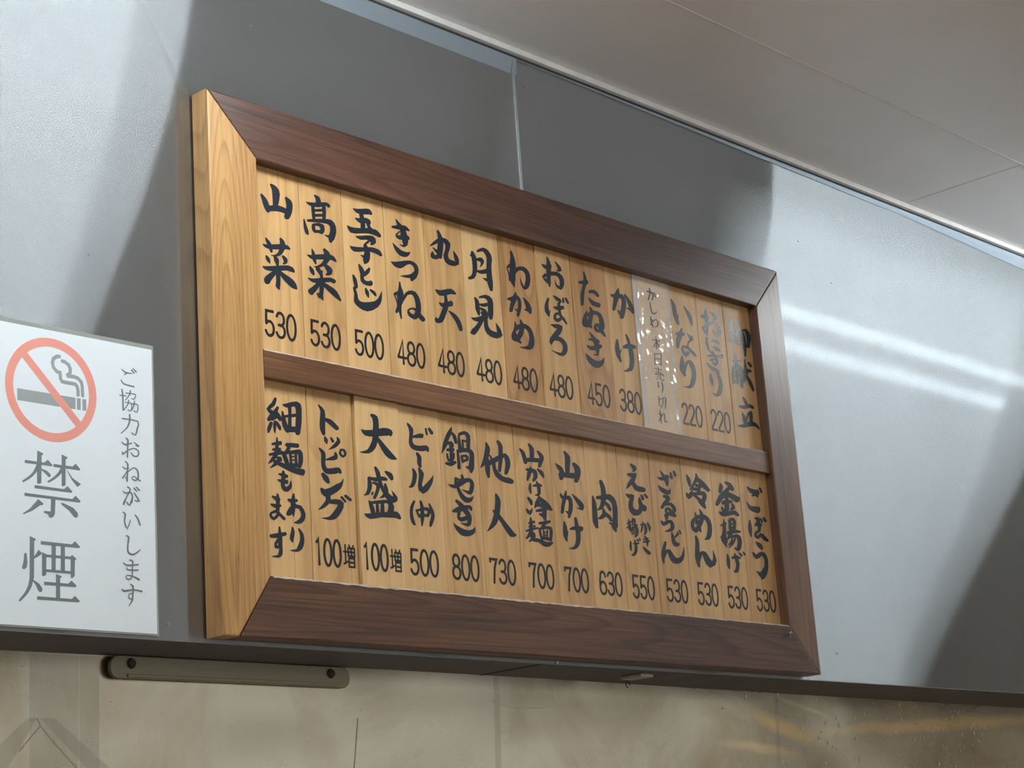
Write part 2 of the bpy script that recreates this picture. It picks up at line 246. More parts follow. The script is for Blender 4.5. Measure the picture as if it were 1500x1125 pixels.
# ---------------------------------------------------------------- data
GL={
'U1':'0,1101,-965,26,27,-11,-55,53,50,-43,-77,84,61,-81,-89,115,56,-112,-91,127,35,-125,-102,110,19,-110,-101,84,13;0,936,-1139,36,26,-26,-55,54,37,-43,-67,71,43,-60,-81,86,46,-72,-84,91,48,-73,-75,82,42,-64,-67,69,35;0,1041,-1326,-8,65,57,-53,-7,75,54,-64,2,83,49,-73,14,85,35,-79,28,82,12,-83,40,76,3,-81,41,71;0,1340,-1094,41,31,-33,-60,65,48,-60,-73,90,55,-86,-73,104,44,-103,-62,108,23,-116,-59,109,10,-122,-51,108,1,-119,-33,99,-7,-111,-27,90,-9;0,947,-1791,14,19,9,-37,23,38,11,-52,20,55,31,-55,9,64,48,-56,4,68,65,-55,2,72,63,-58,6,74,40,-65,14,70,20,-63,25,61,-2,-57,30,42,-6,-41,20,24;0,986,-1702,26,18,-19,-40,40,27,-32,-50,53,35,-42,-58,63,38,-50,-62,68,34,-50,-64,57,25,-37,-58,40,17;0,1221,-1667,43,28,-38,-53,63,36,-63,-56,84,30,-89,-53,94,14,-102,-43,93,3,-101,-39,80,-8,-90,-22,54,-25,-75,2,25,-35,-55,14,7,-31,-39,18,-2,-22,-34,12,-2,-9;0,981,-1939,32,20,-28,-43,49,31,-41,-51,59,36,-39,-51,45,27,-21,-40,22,13;0,1114,-1929,42,29,-39,-51,64,41,-60,-59,80,39,-65,-59,66,26,-48,-50,42,15;0,1251,-1887,28,25,-17,-47,47,37,-40,-55,67,39,-62,-50,71,21,-65,-24,52,-13,-55,3,19,-24,-39,4,6,-12;0,929,-2085,12,19,11,-37,21,41,21,-52,13,59,62,-55,6,70,81,-56,0,75,90,-50,-2,72,77,-51,8,69,28,-70,32,71,-10,-75,48,64,-30,-64,48,46,-29,-47,35,28;0,1154,-2001,36,9,-45,-59,56,13,-63,-66,72,18,-71,-82,74,17,-73,-76,72,14,-80,-50,77,11,-80,-44,77,23,-55,-45,50,26,-23,-37,19,11;0,1118,-2088,38,-29,-75,5,50,-37,-88,11,62,-43,-106,10,74,-48,-114,12,92,-40,-109,4,112,4,-109,-25,107,28;0,1181,-2107,36,34,-1,-70,52,50,-15,-85,64,66,-24,-96,74,78,-36,-102,83,82,-47,-103,82,75,-48,-90,72,61,-43,-66,51,42,-24,-43,25,19',
'U2':'0,1834,-943,21,25,-4,-47,43,44,-37,-62,77,44,-78,-71,91,30,-92,-67,95,26;0,1689,-1060,8,12,17,-30,19,33,18,-47,20,52,43,-54,14,63,62,-53,1,66,79,-36,-6,57,66,-34,7,52,6,-54,39,47,-25,-56,45,39;0,1774,-1093,61,17,-60,-63,61,17,-59,-64,61,18,-56,-63,57,17,-51,-62,52,16;0,1957,-1053,66,21,-62,-66,67,20,-65,-65,67,16,-70,-61,64,11,-69,-59,60,10;0,1818,-1092,2,31,39,-21,2,30,40,-21,1,30,40,-21,2,31,39,-21,2,30;0,1815,-1161,0,37,41,-28,1,39,41,-29,0,40,41,-30,1,41,41,-31,0,42;0,1822,-1229,2,42,37,-33,1,42,37,-33,2,42,36,-33,2,42,37,-33,2,42;0,1702,-1321,1,35,53,-26,2,41,59,-32,5,49,83,-36,8,56,77,-47,11,64,38,-62,24,74,-2,-79,58,78,-45,-90,88,64,-78,-83,101,46,-99,-72,109,29,-114,-60,110,11,-127,-52,111,-1,-128,-43,109,-1,-108,-27,89,3,-81,-22,62,3;0,2109,-1408,-14,-62,-28,49,-11,-45,-25,35,-11,-29,-8,27,-13,-18,-4,19,-8,-9;0,1632,-1310,25,9,-27,-52,41,15,-41,-58,55,21,-47,-67,64,27,-53,-64,66,31,-54,-44,55,33,-44,-37,42,32;0,1767,-1359,62,16,-63,-43,64,18,-59,-47,60,28,-42,-47,48,37,-28,-48,39,35;0,1794,-1359,-3,33,51,-21,0,39,38,-33,13,47,7,-55,36,53,-16,-66,48,58;0,1912,-1343,76,23,-74,-51,78,22,-77,-43,75,10,-74,-24,57,-5,-60,-14,40,-6;0,1820,-1440,6,36,19,-34,8,39,18,-38,9,43,17,-41,9,46,18,-45,9,50;0,1672,-1780,10,15,16,-34,22,36,17,-51,17,56,37,-52,3,64,55,-53,2,69,74,-55,4,74,69,-60,10,76,37,-69,21,75,11,-72,40,66,-11,-68,44,45,-11,-53,29,26;0,1745,-1688,24,11,-24,-42,44,20,-43,-51,61,24,-57,-59,66,23,-57,-59,62,24,-45,-49,47,21,-28,-42,30,14;0,1947,-1660,41,33,-29,-62,67,48,-63,-71,97,45,-99,-70,110,23,-114,-46,99,-9,-113,-22,69,-30,-94,-5,41,-34,-73,6,23,-35,-59,13,9,-32,-46,14,1,-21,-41,6,0,-8;0,1695,-1940,34,20,-30,-48,55,32,-47,-58,68,40,-49,-57,56,32,-32,-46,34,20;0,1809,-1950,64,46,-38,-68,59,42,-37,-61,56,35,-46,-48,54,26,-45,-40,48,22;0,1904,-1939,23,-1,-31,-12,29,-1,-37,-11,35,-1,-43,-11,41,-2,-49,-11,47,-2;0,1949,-1877,47,44,-22,-72,66,58,-50,-80,89,58,-88,-66,105,29,-97,-24,77,-26,-79,12,28,-37,-53,8,10,-16;0,1667,-2091,10,15,20,-36,22,36,24,-52,16,56,55,-50,4,65,74,-50,-3,68,84,-44,-3,64,69,-45,9,60,20,-61,31,58,-4,-64,37,55;0,1875,-2012,50,11,-58,-68,64,14,-71,-70,75,15,-80,-74,76,13,-80,-61,73,7,-87,-26,82,-1,-89,-30,87,28,-59,-58,57,29,-22,-53,23,12;0,1802,-2270,18,17,-12,-28,28,25,-21,-37,36,35,-30,-46,46,43,-39,-54,55,51;0,1814,-2115,55,-27,-97,-10,64,-32,-102,-1,68,-41,-102,15,69,-50,-104,25,74,-56;0,1903,-2136,40,47,6,-75,52,59,-7,-87,62,70,-21,-94,72,75,-30,-97,77,68,-24,-93,60,47,-1,-75,31,24',
'U3':'0,2509,-963,8,10,17,-35,27,39,10,-59,28,65,25,-68,17,78,39,-72,7,84,46,-73,6,87,29,-77,30,86,-15,-81,54,63,-26,-62,39,38;0,2616,-1033,78,32,-67,-70,78,30,-70,-70,79,25,-82,-79,86,22,-91,-81,92,22;0,2537,-1091,9,12,22,-39,29,47,17,-66,23,75,37,-67,5,79,38,-68,16,80,8,-78,39,75,-21,-73,53,60,-42,-57,54,36,-40,-39,37,20;0,2733,-1110,66,25,-57,-53,61,25,-50,-54,56,30,-39,-53,54,38,-36,-57,55,43;0,2388,-1227,13,11,3,-55,49,46,-7,-83,47,84,32,-80,15,85,61,-67,5,77,69,-60,5,77,65,-63,14,79,51,-75,29,85,24,-87,49,86,-11,-90,59,67,-18,-75,48,48;0,2539,-1351,9,21,32,-35,17,46,32,-53,10,63,46,-48,-1,60,44,-49,11,63,21,-73,40,85,-20,-97,78,96,-64,-99,101,70,-87,-58,91,6,-85,-6,38,-33,-60,8,18,-23;0,2741,-1358,26,-28,-60,-1,21,-21,-50,-5,24,-11,-34,-13,40,16,-36,-31,46,31;0,2420,-1503,11,11,9,-44,36,45,12,-70,27,74,58,-61,8,70,78,-48,3,61,67,-46,4,63,55,-54,17,69,40,-72,35,74,13,-81,52,73,-24,-77,57,52,-28,-61,44,35;0,2664,-1453,62,33,-52,-69,79,39,-76,-71,99,31,-109,-69,115,18,-129,-57,123,10,-130,-39,117,1,-119,-25,98,-7,-91,-12,62,-9,-53,-10,23,-4;0,2686,-1550,11,-58,-33,42,4,-44,-21,32,-10,-32,-6,30,-15,-19,-5,22,-9,-10;0,2555,-1734,31,16,-28,-47,54,29,-49,-59,74,38,-63,-69,83,39,-74,-62,86,24,-85,-39,74,3,-78,-24,61,-3;0,2727,-1739,41,-7,-63,-14,55,-13,-76,-6,60,-25,-86,-1,51,-31,-81,-1,43,-28;0,2579,-1875,66,15,-67,-53,68,21,-58,-60,64,41,-24,-66,45,56,5,-66,25,63,25,-60,4,68,40,-61,-2,74;0,2439,-1902,30,16,-27,-46,52,25,-49,-56,70,28,-60,-69,70,24,-59,-70,65,22;0,2439,-2074,44,19,-33,-59,50,20,-43,-58,58,17,-68,-61,74,17,-78,-67,87,38,-58,-78,76,65,-29,-92,61,84,5,-109,50,113,41,-120,10,131,92,-95,-37,108,120,-56,-60,75,115,-20,-78,38,108,20,-72,10,82,53,-45,-1,47,64,-11,-1;0,2648,-2048,38,17,-37,-45,58,27,-54,-53,70,30,-51,-54,53,22,-29,-45,25,10;0,2739,-2052,26,29,-2,-44,34,37,-14,-50,44,40,-29,-50,46,33,-30,-44,40,27',
'U4':'0,3278,-946,19,11,-10,-44,38,24,-24,-59,53,38,-23,-73,67,50,-44,-83,90,50,-88,-88,112,43,-111,-87,123,47,-110,-82,121,51,-110,-76,117,40,-112,-63,110,23,-106,-37,90,-4,-84,-2,44,-33,-43,23,-5,-37,-21,32,-14,-22,-22,24,-6,-9;0,3207,-1080,4,32,44,-32,7,49,44,-48,10,64,53,-57,14,73,41,-66,31,72,14,-68,34,49,16,-47,17,21;0,3339,-1093,13,-9,-59,-27,21,-11,-57,-29,41,7,-21,-43,38,47,15,-61,18,65,54,-56,5,73,53,-60,16,76,-1,-69,40,57,-17,-51,28,30;0,3198,-1301,14,9,2,-48,37,26,-16,-64,56,43,-21,-81,66,61,-18,-90,60,77,5,-86,32,84,39,-70,-9,70,58,-30,-30,32,54,9,-8,6;0,3150,-1572,9,12,20,-39,30,45,6,-67,38,75,13,-85,24,96,39,-90,-12,99,68,-69,-34,79,75,-49,-23,64,66,-41,-5,58,43,-45,23,54,13,-65,49,53,-22,-74,70,46,-59,-71,81,27,-85,-54,83,0,-116,-27,91,-28,-134,-10,108,-30,-120,-8,97,-11,-93,-17,64,-5;0,3559,-1643,20,-55,-66,33,14,-54,-63,34,1,-51,-72,29,-5,-33,-76,10,-2,-8;0,3278,-1829,27,7,-34,-49,42,10,-52,-53,62,15,-77,-56,96,23,-110,-60,122,19,-127,-63,113,13,-114,-65,94,13,-95,-69,82,15,-76,-76,67,17,-49,-81,48,14,-25,-79,27,8;0,3176,-2026,-9,22,29,-20,-11,35,36,-32,-8,48,54,-40,-6,60,61,-50,-6,70;0,3171,-2028,26,12,-4,-57,21,10,-3,-51,20,8,-15,-38,28,10,-28,-37,40,14;0,3375,-1985,36,-15,-83,-28,45,-18,-91,-30,56,-16,-96,-41,61,-13,-93,-41,60,-10,-78,-25,56,-8,-68,-22,49,-6;0,3373,-2017,-26,18,72,12,-34,29,72,-11,-20,50,55,-42,15,62,13,-64,58,58,-36,-87,83,45,-66,-91,95,37,-88,-89,101,28,-102,-80,103,19,-113,-56,106,5,-119,-31,98,-17,-114,-5,78,-34,-102,8,67,-37;0,3582,-2139,-25,-42,-17,43,-16,-33,-30,29,0,-26,-50,6,15,-20,-57,-13,38,-3,-40,-38,51,25,-27,-60,50,45,-6,-64,41,57,6,-69,41,62;0,3571,-2237,66,52,-45,-68,67,53,-47,-69,68,54,-48,-70,70,55,-49,-71,71,57',
'U5':'0,4058,-952,48,25,-38,-63,65,32,-60,-70,85,32,-88,-82,103,29,-111,-82,115,22,-128,-78,119,17,-128,-74,115,22,-101,-65,90,26,-69,-59,58,19;0,3916,-1191,-10,11,60,13,-21,23,72,2,-32,34,81,-6,-34,43,77,-22,-22,56,57,-44,5,65,23,-63,41,67,-18,-81,78,65,-65,-84,107,44,-106,-73,97,12,-107,-55,83,0,-103,-39,84,-1,-103,-45,94,18,-88,-70,94,41,-67,-85,82,63,-27,-86,54,81,6,-84,36,83,34,-76,12,72,70,-32,-65,19,73,44,-82,-29,61,79,-77,-35,43,70,-49,-24,9,55,-14,-7;0,3960,-1208,17,14,8,-40,30,27,-3,-50,38,41,-10,-55,36,55,-12,-63,38,66;0,3928,-1278,43,9,-60,-41,71,20,-69,-60,78,56,-30,-72,39,70,20,-63,-6,61,57,-36,-46,47,84,-22,-59,45;0,3965,-1817,25,24,-3,-55,47,54,-3,-78,34,82,34,-76,0,88,64,-70,-16,84,71,-63,-15,83,50,-67,21,81,12,-76,42,59,7,-57,26,31;0,4122,-1859,58,17,-56,-55,63,18,-65,-56,72,16,-84,-58,89,13,-107,-54,103,2,-126,-50,100,-8,-129,-45,97,-10,-127,-42,99,-15,-118,-13,74,-46,-78,43,3,-73,-13,66,-44,-62,44,55,-62,-26,51,35,-43,-11;0,4015,-1984,15,15,5,-42,35,41,5,-61,22,65,39,-56,-8,68,60,-52,-16,68,60,-55,-20,72,61,-59,-22,76;0,4195,-2074,20,19,17,-53,44,40,-10,-74,68,53,-35,-88,82,53,-51,-89,87,45,-65,-84,85,35,-64,-79,77,30',
'U6':'0,4717,-1124,57,28,-52,-60,78,35,-74,-71,96,35,-90,-89,99,29,-96,-87,97,23,-100,-74,93,15,-101,-59,87,6,-101,-40,83,-7,-95,-11,56,-36,-76,20,18,-46,-58,25,8,-35;0,4699,-1167,17,28,-7,-33,21,35,-12,-40,26,43,-16,-47,30,49,-20,-54,34,56;0,4860,-1084,-16,32,76,-8,-17,43,57,-33,14,62,8,-70,60,65,-36,-85,83,60,-65,-86,101,52,-93,-85,114,33,-118,-85,110,19,-120,-85,105,19,-112,-88,110,24,-113,-92,114,29,-112,-93,117,32,-109,-90,113,34,-97,-77,93,29,-74,-67,68,21;0,5032,-1430,-32,-56,6,52,-25,-44,-1,40,-18,-32,-7,28,-12,-20,-14,17,-5,-9;0,4832,-1212,3,39,34,-41,12,60,3,-64,53,72,-43,-74,80,48,-66,-53,66,8,-73,-36,35,-7,-55,-36,10,-3;0,4816,-1382,17,34,21,-43,20,49,30,-52,6,61,58,-45,-11,62,72,-43,-15,66;0,4723,-1785,33,20,-24,-46,56,31,-52,-57,80,29,-82,-73,90,23,-88,-76,89,26,-71,-65,72,26,-51,-59,51,19;0,4833,-1761,-5,26,70,-13,-3,43,50,-40,24,62,4,-76,70,67,-53,-87,106,52,-102,-86,115,29,-118,-79,113,21,-119,-74,115,21,-119,-70,113,22,-104,-53,96,24,-84,-46,75,20;0,4828,-1868,14,33,18,-39,16,45,25,-47,5,54,42,-42,-7,53,52,-37,-10,50;0,4820,-1920,19,27,16,-43,33,42,-6,-57,55,48,-31,-68,67,39,-57,-53,74,12,-89,-16,62,-30,-94,14,62,-46;0,4839,-1975,25,25,-16,-43,46,45,-38,-60,70,56,-55,-70,78,53,-58,-69,76,50;0,4644,-2093,13,22,28,-39,21,47,36,-54,6,64,68,-48,-16,69,82,-45,-21,68,71,-43,-18,56,63,-29,-13,39;0,4818,-2058,76,-16,-114,-34,77,-18,-117,-30,76,-24,-134,-30,82,-33,-132,-11,83,-42,-92,29,50,-57,9,42,-88,-27,79,38,-58,-2,56,35,-28,0;0,4895,-2059,75,14,-83,-67,82,17,-84,-71,89,29,-74,-78,94,48,-59,-90,86,70,-26,-97,67,87,-1,-98,49,94,27,-93,17,90,81,-46,-89,30,97,38,-98,-28,70,77,-73,-30,37,64,-43,-20,3,51,-12,-6;0,5205,-2272,-31,53,45,-40,-26,43,39,-30,-19,33,33,-21,-14,24,27,-11,-8,13',
'U7':'0,5528,-944,46,19,-42,-51,60,23,-61,-61,78,23,-92,-83,108,27,-123,-93,132,29,-137,-93,131,26,-135,-83,124,20,-141,-63,138,20,-144,-71,140,39,-102,-92,89,32,-38,-81,23,9;0,5440,-1201,-14,15,62,0,-27,36,64,-26,-18,59,45,-54,8,69,29,-63,13,69;0,5434,-1217,23,11,-7,-49,30,13,-19,-51,39,14,-36,-53,43,12,-44,-52,47,12;0,5617,-1251,-63,33,101,2,-55,35,87,-10,-32,48,68,-35,0,62,31,-60,40,70,-8,-80,70,64,-44,-85,90,51,-78,-83,100,35,-99,-77,103,21,-117,-71,107,9,-127,-57,104,-1,-111,-31,73,-18,-53,12,-21,-46,-3,57,-42,-28,9,62,-38,-18,18,55,-24,-8,10,52,-9,-3;0,5579,-1536,23,2,-59,-41,70,3,-103,-43,102,-3,-130,-51,98,-6,-123,-53,86,-3,-104,-49,81,2,-95,-50,74,2;0,5405,-1679,5,27,36,-32,5,50,51,-45,-16,60,80,-30,-21,56,55,-38,25,58,-18,-68,71,39,-60,-70,77,24,-78,-68,79,15,-88,-66,76,7,-90,-59,68,3,-86,-56,60,1;0,5637,-1787,-35,-44,11,45,-28,-35,4,36,-21,-27,-4,27,-14,-17,-10,18,-7,-9;0,5736,-1600,27,17,-9,-60,58,35,-42,-76,88,45,-73,-90,105,47,-87,-86,106,45,-85,-62,84,36,-61,-46,53,23;0,5837,-1722,-6,-55,-19,45,-5,-44,-19,34,-4,-32,-21,22,-2,-21,-22,11,-1,-9;0,5519,-1990,23,8,-27,-40,44,13,-51,-42,62,12,-71,-39,66,3,-79,-32,64,-4,-87,-28,65,-8,-89,-31,74,3,-84,-46,86,24,-67,-66,72,56,-13,-67,41,59,8,-59,38,48,-18,-53,44,36,-24,-44,38,27;0,5568,-2026,55,-39,-67,29,53,-38,-66,27,51,-36,-63,25,49,-34,-61,24,46,-33;0,5634,-1941,31,12,-34,-54,64,22,-71,-62,93,22,-106,-68,104,11,-121,-57,102,-4,-128,-36,94,-18,-128,-25,90,-22;0,5494,-2148,28,14,-17,-45,45,23,-34,-52,58,26,-44,-52,55,22,-40,-48,45,17;0,5543,-2070,-10,29,77,-13,-10,47,66,-38,9,66,36,-66,40,70,0,-78,65,61,-36,-84,84,49,-63,-84,94,37,-87,-85,104,27,-110,-79,112,18,-130,-64,123,2,-136,-24,96,-42,-98,34,15,-66,-59,44,-5,-44,-57,27,-6,-26,-63,11,-2,-9',
'U8':'0,6298,-872,32,13,-32,-51,57,22,-59,-59,81,26,-90,-64,102,25,-111,-70,114,24,-119,-87,109,21,-110,-85,97,21,-96,-66,91,21,-86,-60,81,22,-67,-58,59,16,-42,-51,32,10;0,6184,-1010,23,22,1,-49,43,47,5,-67,23,71,47,-55,-14,70,75,-48,-23,70;0,6193,-1195,-4,26,27,-20,-4,28,27,-22,-4,30,27,-23,-4,30,27,-24,-5,32;0,6479,-905,21,14,2,-48,40,26,-21,-59,59,35,-45,-67,81,38,-73,-40,79,-10,-69,16,-5,-43,-41,24,-4,-14;0,6377,-1137,0,67,60,-51,7,65,38,-57,34,66,-1,-76,67,63,-42,-83,91,54,-80,-82,105,38,-103,-73,107,21,-116,-64,98,2,-93,-16,34,-48,-41,49,-41,-46,-4,57,-36,-22,12,52,-24,-10,6,49,-10,-3;0,6202,-1191,-22,18,39,-9,-25,21,43,-11,-28,23,45,-13,-31,26,49,-17,-35,29;0,6180,-1200,19,15,8,-42,35,29,-6,-54,47,42,-11,-58,46,45,-10,-58,44,44;0,6252,-1502,44,-2,-79,-47,61,-1,-91,-52,79,8,-93,-63,94,21,-91,-72,95,33,-68,-67,73,33,-38,-59,45,23;0,6277,-1748,-30,0,37,19,-26,1,33,19,-21,1,29,19,-17,0,24,20,-12,0;0,6388,-1449,24,21,1,-48,44,40,-13,-64,52,56,-9,-62,47,53,-31,-48,65,20,-76,-32,50,-12,-80,-20,43,-15;0,6580,-1448,41,11,-42,-23,45,12,-47,-24,50,13,-51,-25,53,14,-55,-26,58,15;0,6640,-1443,45,24,-36,-37,47,25,-38,-38,49,26,-40,-39,51,27,-43,-40,53,28;0,6374,-1625,12,24,26,-39,22,51,30,-58,11,69,56,-52,-4,64,69,-40,-6,53;0,6470,-1557,58,14,-60,-44,62,15,-63,-48,65,16,-61,-56,62,16,-57,-58,58,16;0,6508,-1672,-5,-34,-47,29,0,-39,-61,19,38,-27,-74,-20,61,0,-68,-46,64,25,-33,-58,53,51,10,-61,4,61,58,-29,-41,38,81,-2,-39,26;0,6483,-1693,47,19,-40,-47,55,25,-43,-52,58,34,-36,-49,51,42,-29,-52,54,37,-22,-61,48,28,-11,-58,37,21;0,6478,-1659,49,12,-48,-28,49,13,-49,-28,49,12,-48,-28,49,13,-48,-28,49,13;0,6285,-1901,10,17,33,-36,26,46,27,-61,24,70,40,-61,22,71,-17,-56,95,39,-119,-52,98,-18,-146,-27,99,-35,-145,-8,91,-41,-139,-5,90,-35,-127,-10,92,-22,-114,-19,89,-5,-84,-26,67,11,-48,-28,32,7;0,6311,-2132,0,66,58,-53,8,67,37,-61,35,69,7,-78,63,64,-28,-82,82,54,-63,-82,98,41,-93,-73,106,22,-119,-58,108,-1,-125,-26,87,-30,-93,18,22,-56,-55,40,-21,-46,-62,48,-19,-25,-80,37,-5,-7',
'U9':'0,7119,-936,33,13,-30,-56,52,19,-51,-61,68,20,-75,-59,79,15,-90,-56,82,6,-103,-53,76,0,-101,-57,72,3,-97,-67,79,8,-98,-72,84,12,-89,-71,78,15,-78,-70,67,13;0,7002,-1127,8,36,42,-39,12,55,40,-55,8,70,41,-60,-1,72,46,-61,-4,73;0,7225,-1239,0,46,59,-34,7,54,33,-50,41,60,-13,-72,63,47,-27,-70,58,39;0,7198,-1328,29,18,-9,-63,60,41,-21,-81,67,68,8,-82,49,78,27,-81,43,78;0,7116,-1540,31,-1,-64,-37,58,-2,-88,-34,77,-5,-100,-31,79,-4,-97,-36,82,7,-95,-57,94,25,-68,-76,69,65,16,-64,20,68,39,-55,30,59,-22,-56,54,32,-36,-39,33,14;0,7203,-1469,32,15,-31,-44,60,24,-63,-51,85,20,-99,-56,94,9,-113,-55,98,5,-122,-60,103,4,-128,-62,106,4;0,7095,-1649,33,9,-37,-34,47,13,-50,-38,59,17,-62,-42,71,20,-74,-45,84,24;0,7145,-1616,-25,35,105,0,-26,45,90,-23,-2,62,50,-59,40,66,-3,-76,75,56,-56,-86,97,41,-90,-88,111,34,-115,-85,129,27,-140,-67,131,2,-138,-24,82,-33,-89,17,17,-51,-28,49,-38,-54,23,59,-68,-39,57,60,-71,-20,70,39,-61,5,64,-8,-14,44,15,-44,45,52,-38,-57,62,31,-44,-48,49,21;0,7384,-1806,90,54,-65,-68,78,47,-53,-62,67,41,-42,-55,56,33,-31,-48,44,27;0,7148,-1871,29,18,-7,-50,47,29,-26,-64,68,38,-44,-84,93,48,-72,-91,113,49,-102,-76,115,35,-106,-66,102,23,-93,-76,82,13,-77,-49,48,-13,-58,11,-10,-26,-38,24,-8,-12;0,7122,-1982,9,29,43,-33,14,47,36,-50,23,59,35,-57,28,56,15,-54,38,46,-36,-41,52,17,-47,-20,34,2;0,7066,-2078,19,16,6,-46,41,40,12,-63,25,65,68,-53,-2,70,89,-47,-16,69,69,-45,-30,56,66,-34,-30,46;0,7022,-2207,15,8,-6,-51,53,31,-35,-74,84,55,-45,-98,100,77,-44,-112,95,98,-24,-117,60,117,32,-107,-16,108,95,-62,-67,65,115,-13,-69,27,85,18,-48,6,51,33,-12,1',
'U10':'0,7911,-1035,33,1,-83,-54,88,4,-130,-59,126,5,-152,-69,121,4,-139,-69,100,4,-118,-63,88,4,-105,-61,76,4;0,7733,-1191,17,37,34,-48,26,62,37,-66,14,77,58,-60,10,77,28,-67,58,72,-44,-84,98,48,-89,-81,107,29,-117,-81,116,18,-137,-81,121,12,-141,-79,114,8,-135,-77,103,6;0,7974,-1391,-81,-63,54,66,-64,-49,36,52,-46,-36,18,40,-28,-23,1,26,-11,-9;0,8052,-1117,39,24,-11,-64,57,32,-31,-73,74,39,-54,-85,93,43,-74,-87,104,43,-82,-80,92,34,-68,-70,71,26;0,8228,-1286,-44,-67,9,63,-35,-54,1,50,-26,-40,-9,36,-17,-26,-17,21,-9,-12;0,7770,-1874,52,8,-75,-62,82,14,-99,-70,105,21,-107,-82,111,28,-99,-88,103,33,-72,-83,79,31,-41,-74,50,20;0,7839,-2087,-47,4,60,23,-38,4,51,23,-29,3,41,25,-18,1,31,26,-9,1;0,7998,-1761,42,19,-28,-57,57,25,-45,-60,69,27,-60,-53,69,23,-62,-56,70,22,-68,-79,92,29,-91,-91,114,33,-108,-90,117,30,-115,-84,115,22,-123,-77,115,14,-128,-62,112,7,-122,-32,102,-11,-105,3,58,-46,-87,24,18,-44,-64,19,6,-26,-40,10,3,-16,-33,3,1,-6;0,7934,-1976,-11,43,77,-34,-11,67,65,-61,16,89,47,-79,34,77,43,-67,28,55',
'S':'0,8662,-896,25,10,-23,-33,36,12,-37,-36,43,8,-52,-46,39,4,-53,-45,33,1,-49,-32,33,-1,-51,-28,34,-1;0,8602,-959,12,23,55,-24,16,27,33,-32,30,27,-16,-44,40,15,-40,-39,38,5,-49,-33,33,0,-52,-30,31,-2;0,8772,-948,25,12,-17,-27,26,12,-18,-27,27,12,-19,-27,28,12,-21,-28,30,13;0,8648,-1123,24,6,-25,-51,27,8,-25,-52,31,9,-22,-58,34,13,-13,-52,31,21,20,-24,4,25,45,-6,-14,17,41,7,-18,7,37,17,-11,3;0,8631,-1356,26,5,-30,-37,28,6,-27,-42,30,9,-14,-55,31,12,-10,-59,30,11;0,8627,-1409,4,17,30,-12,9,18,5,-18,25,6,-47,-40,22,-2,-61,-47,22,-3;0,8673,-1443,-14,11,72,27,-14,12,55,8,6,21,12,-35,31,17,-22,-44,38,9,-46,-36,34,-1,-51,-24,21,-9,-43,-5,7,-12,-38,-2,3,-8;0,8716,-1665,20,5,-22,-51,29,7,-30,-54,34,7,-35,-60,27,5,-28,-61,17,3;0,8623,-1723,7,11,47,-16,8,16,45,-18,9,18,44,-14,5,17,46,-10,4,13;0,8724,-1731,18,-2,-44,-30,20,-3,-45,-26,19,-6,-44,-19,13,-6,-40,-17,10,-5;0,8732,-1735,19,8,-7,-41,26,11,-9,-41,28,15,1,-32,22,16,8,-28,18,14;0,8668,-1836,3,12,22,-9,3,12,23,-9,2,11,23,-8,3,11,22,-8,3,11;0,8643,-1938,23,5,-26,-52,24,5,-26,-51,24,5,-25,-49,21,5,-21,-47,17,3;0,8661,-1957,-1,12,82,8,1,15,54,-8,19,17,-16,-45,28,6,-38,-54,27,4,-29,-53,25,5,-26,-55,21,4;0,8649,-2030,3,14,33,-10,3,14,33,-10,3,14,33,-10,3,13,33,-9,3,13;0,8645,-2112,5,14,31,-11,4,14,32,-11,4,14,32,-11,4,14,31,-11,5,14;0,8706,-2150,20,4,-21,-23,21,4,-21,-23,20,4,-21,-23,21,4,-21,-23,20,4;0,8626,-2184,6,12,40,-12,5,12,40,-11,6,12,40,-12,6,13,40,-13,6,14;0,8644,-2235,5,11,32,-11,6,12,32,-12,5,13,32,-12,6,13,31,-13,7,13;0,8623,-2273,4,16,103,-7,6,18,76,-14,12,18,-3,-25,22,5,-27,-21,12,0;0,8687,-2282,21,3,-27,-33,21,2,-29,-25,17,-4,-35,-5,4,-10,-30,2,0,-8;0,8738,-2274,21,3,-26,-40,21,4,-15,-36,18,10,23,-20,8,14,36,-10,-4,12,20,7,-16,-1,17,18,-13,-2;0,8663,-2384,24,6,-24,-47,29,7,-26,-42,30,9,-19,-23,22,10,-10,-15,12,7;0,8755,-2382,24,8,-13,-50,31,10,-26,-50,34,6,-45,-49,26,1,-44,-47,16,0;0,8649,-2617,20,5,-17,-41,23,6,-21,-38,23,3,-32,-33,22,2,-28,-29,21,5,-3,-23,16,11,6,-23,16,12;0,8644,-2671,-1,11,27,-4,-2,11,28,-5,-2,11,27,-5,-1,12,27,-6,-1,13;0,8750,-2634,-3,10,45,3,-1,12,25,-10,19,13,-18,-36,28,5,-37,-47,31,4,-39,-54,26,3,-36,-58,20,2;0,8753,-2639,21,4,-24,-42,21,3,-28,-40,19,0,-42,-40,17,-2,-45,-40,15,-1;0,8652,-2831,20,5,-21,-49,26,6,-27,-53,31,6,-29,-63,28,6,-26,-65,23,4;0,8617,-2899,5,11,39,-11,10,13,10,-20,23,4,-53,-48,21,-4,-71,-55,20,-5;0,8659,-2966,-16,5,75,55,-17,5,58,31,-6,13,1,-30,24,6,-26,-48,24,4,-27,-50,28,6,-21,-45,26,15,18,-8,-8,13,43,8,-8,8',
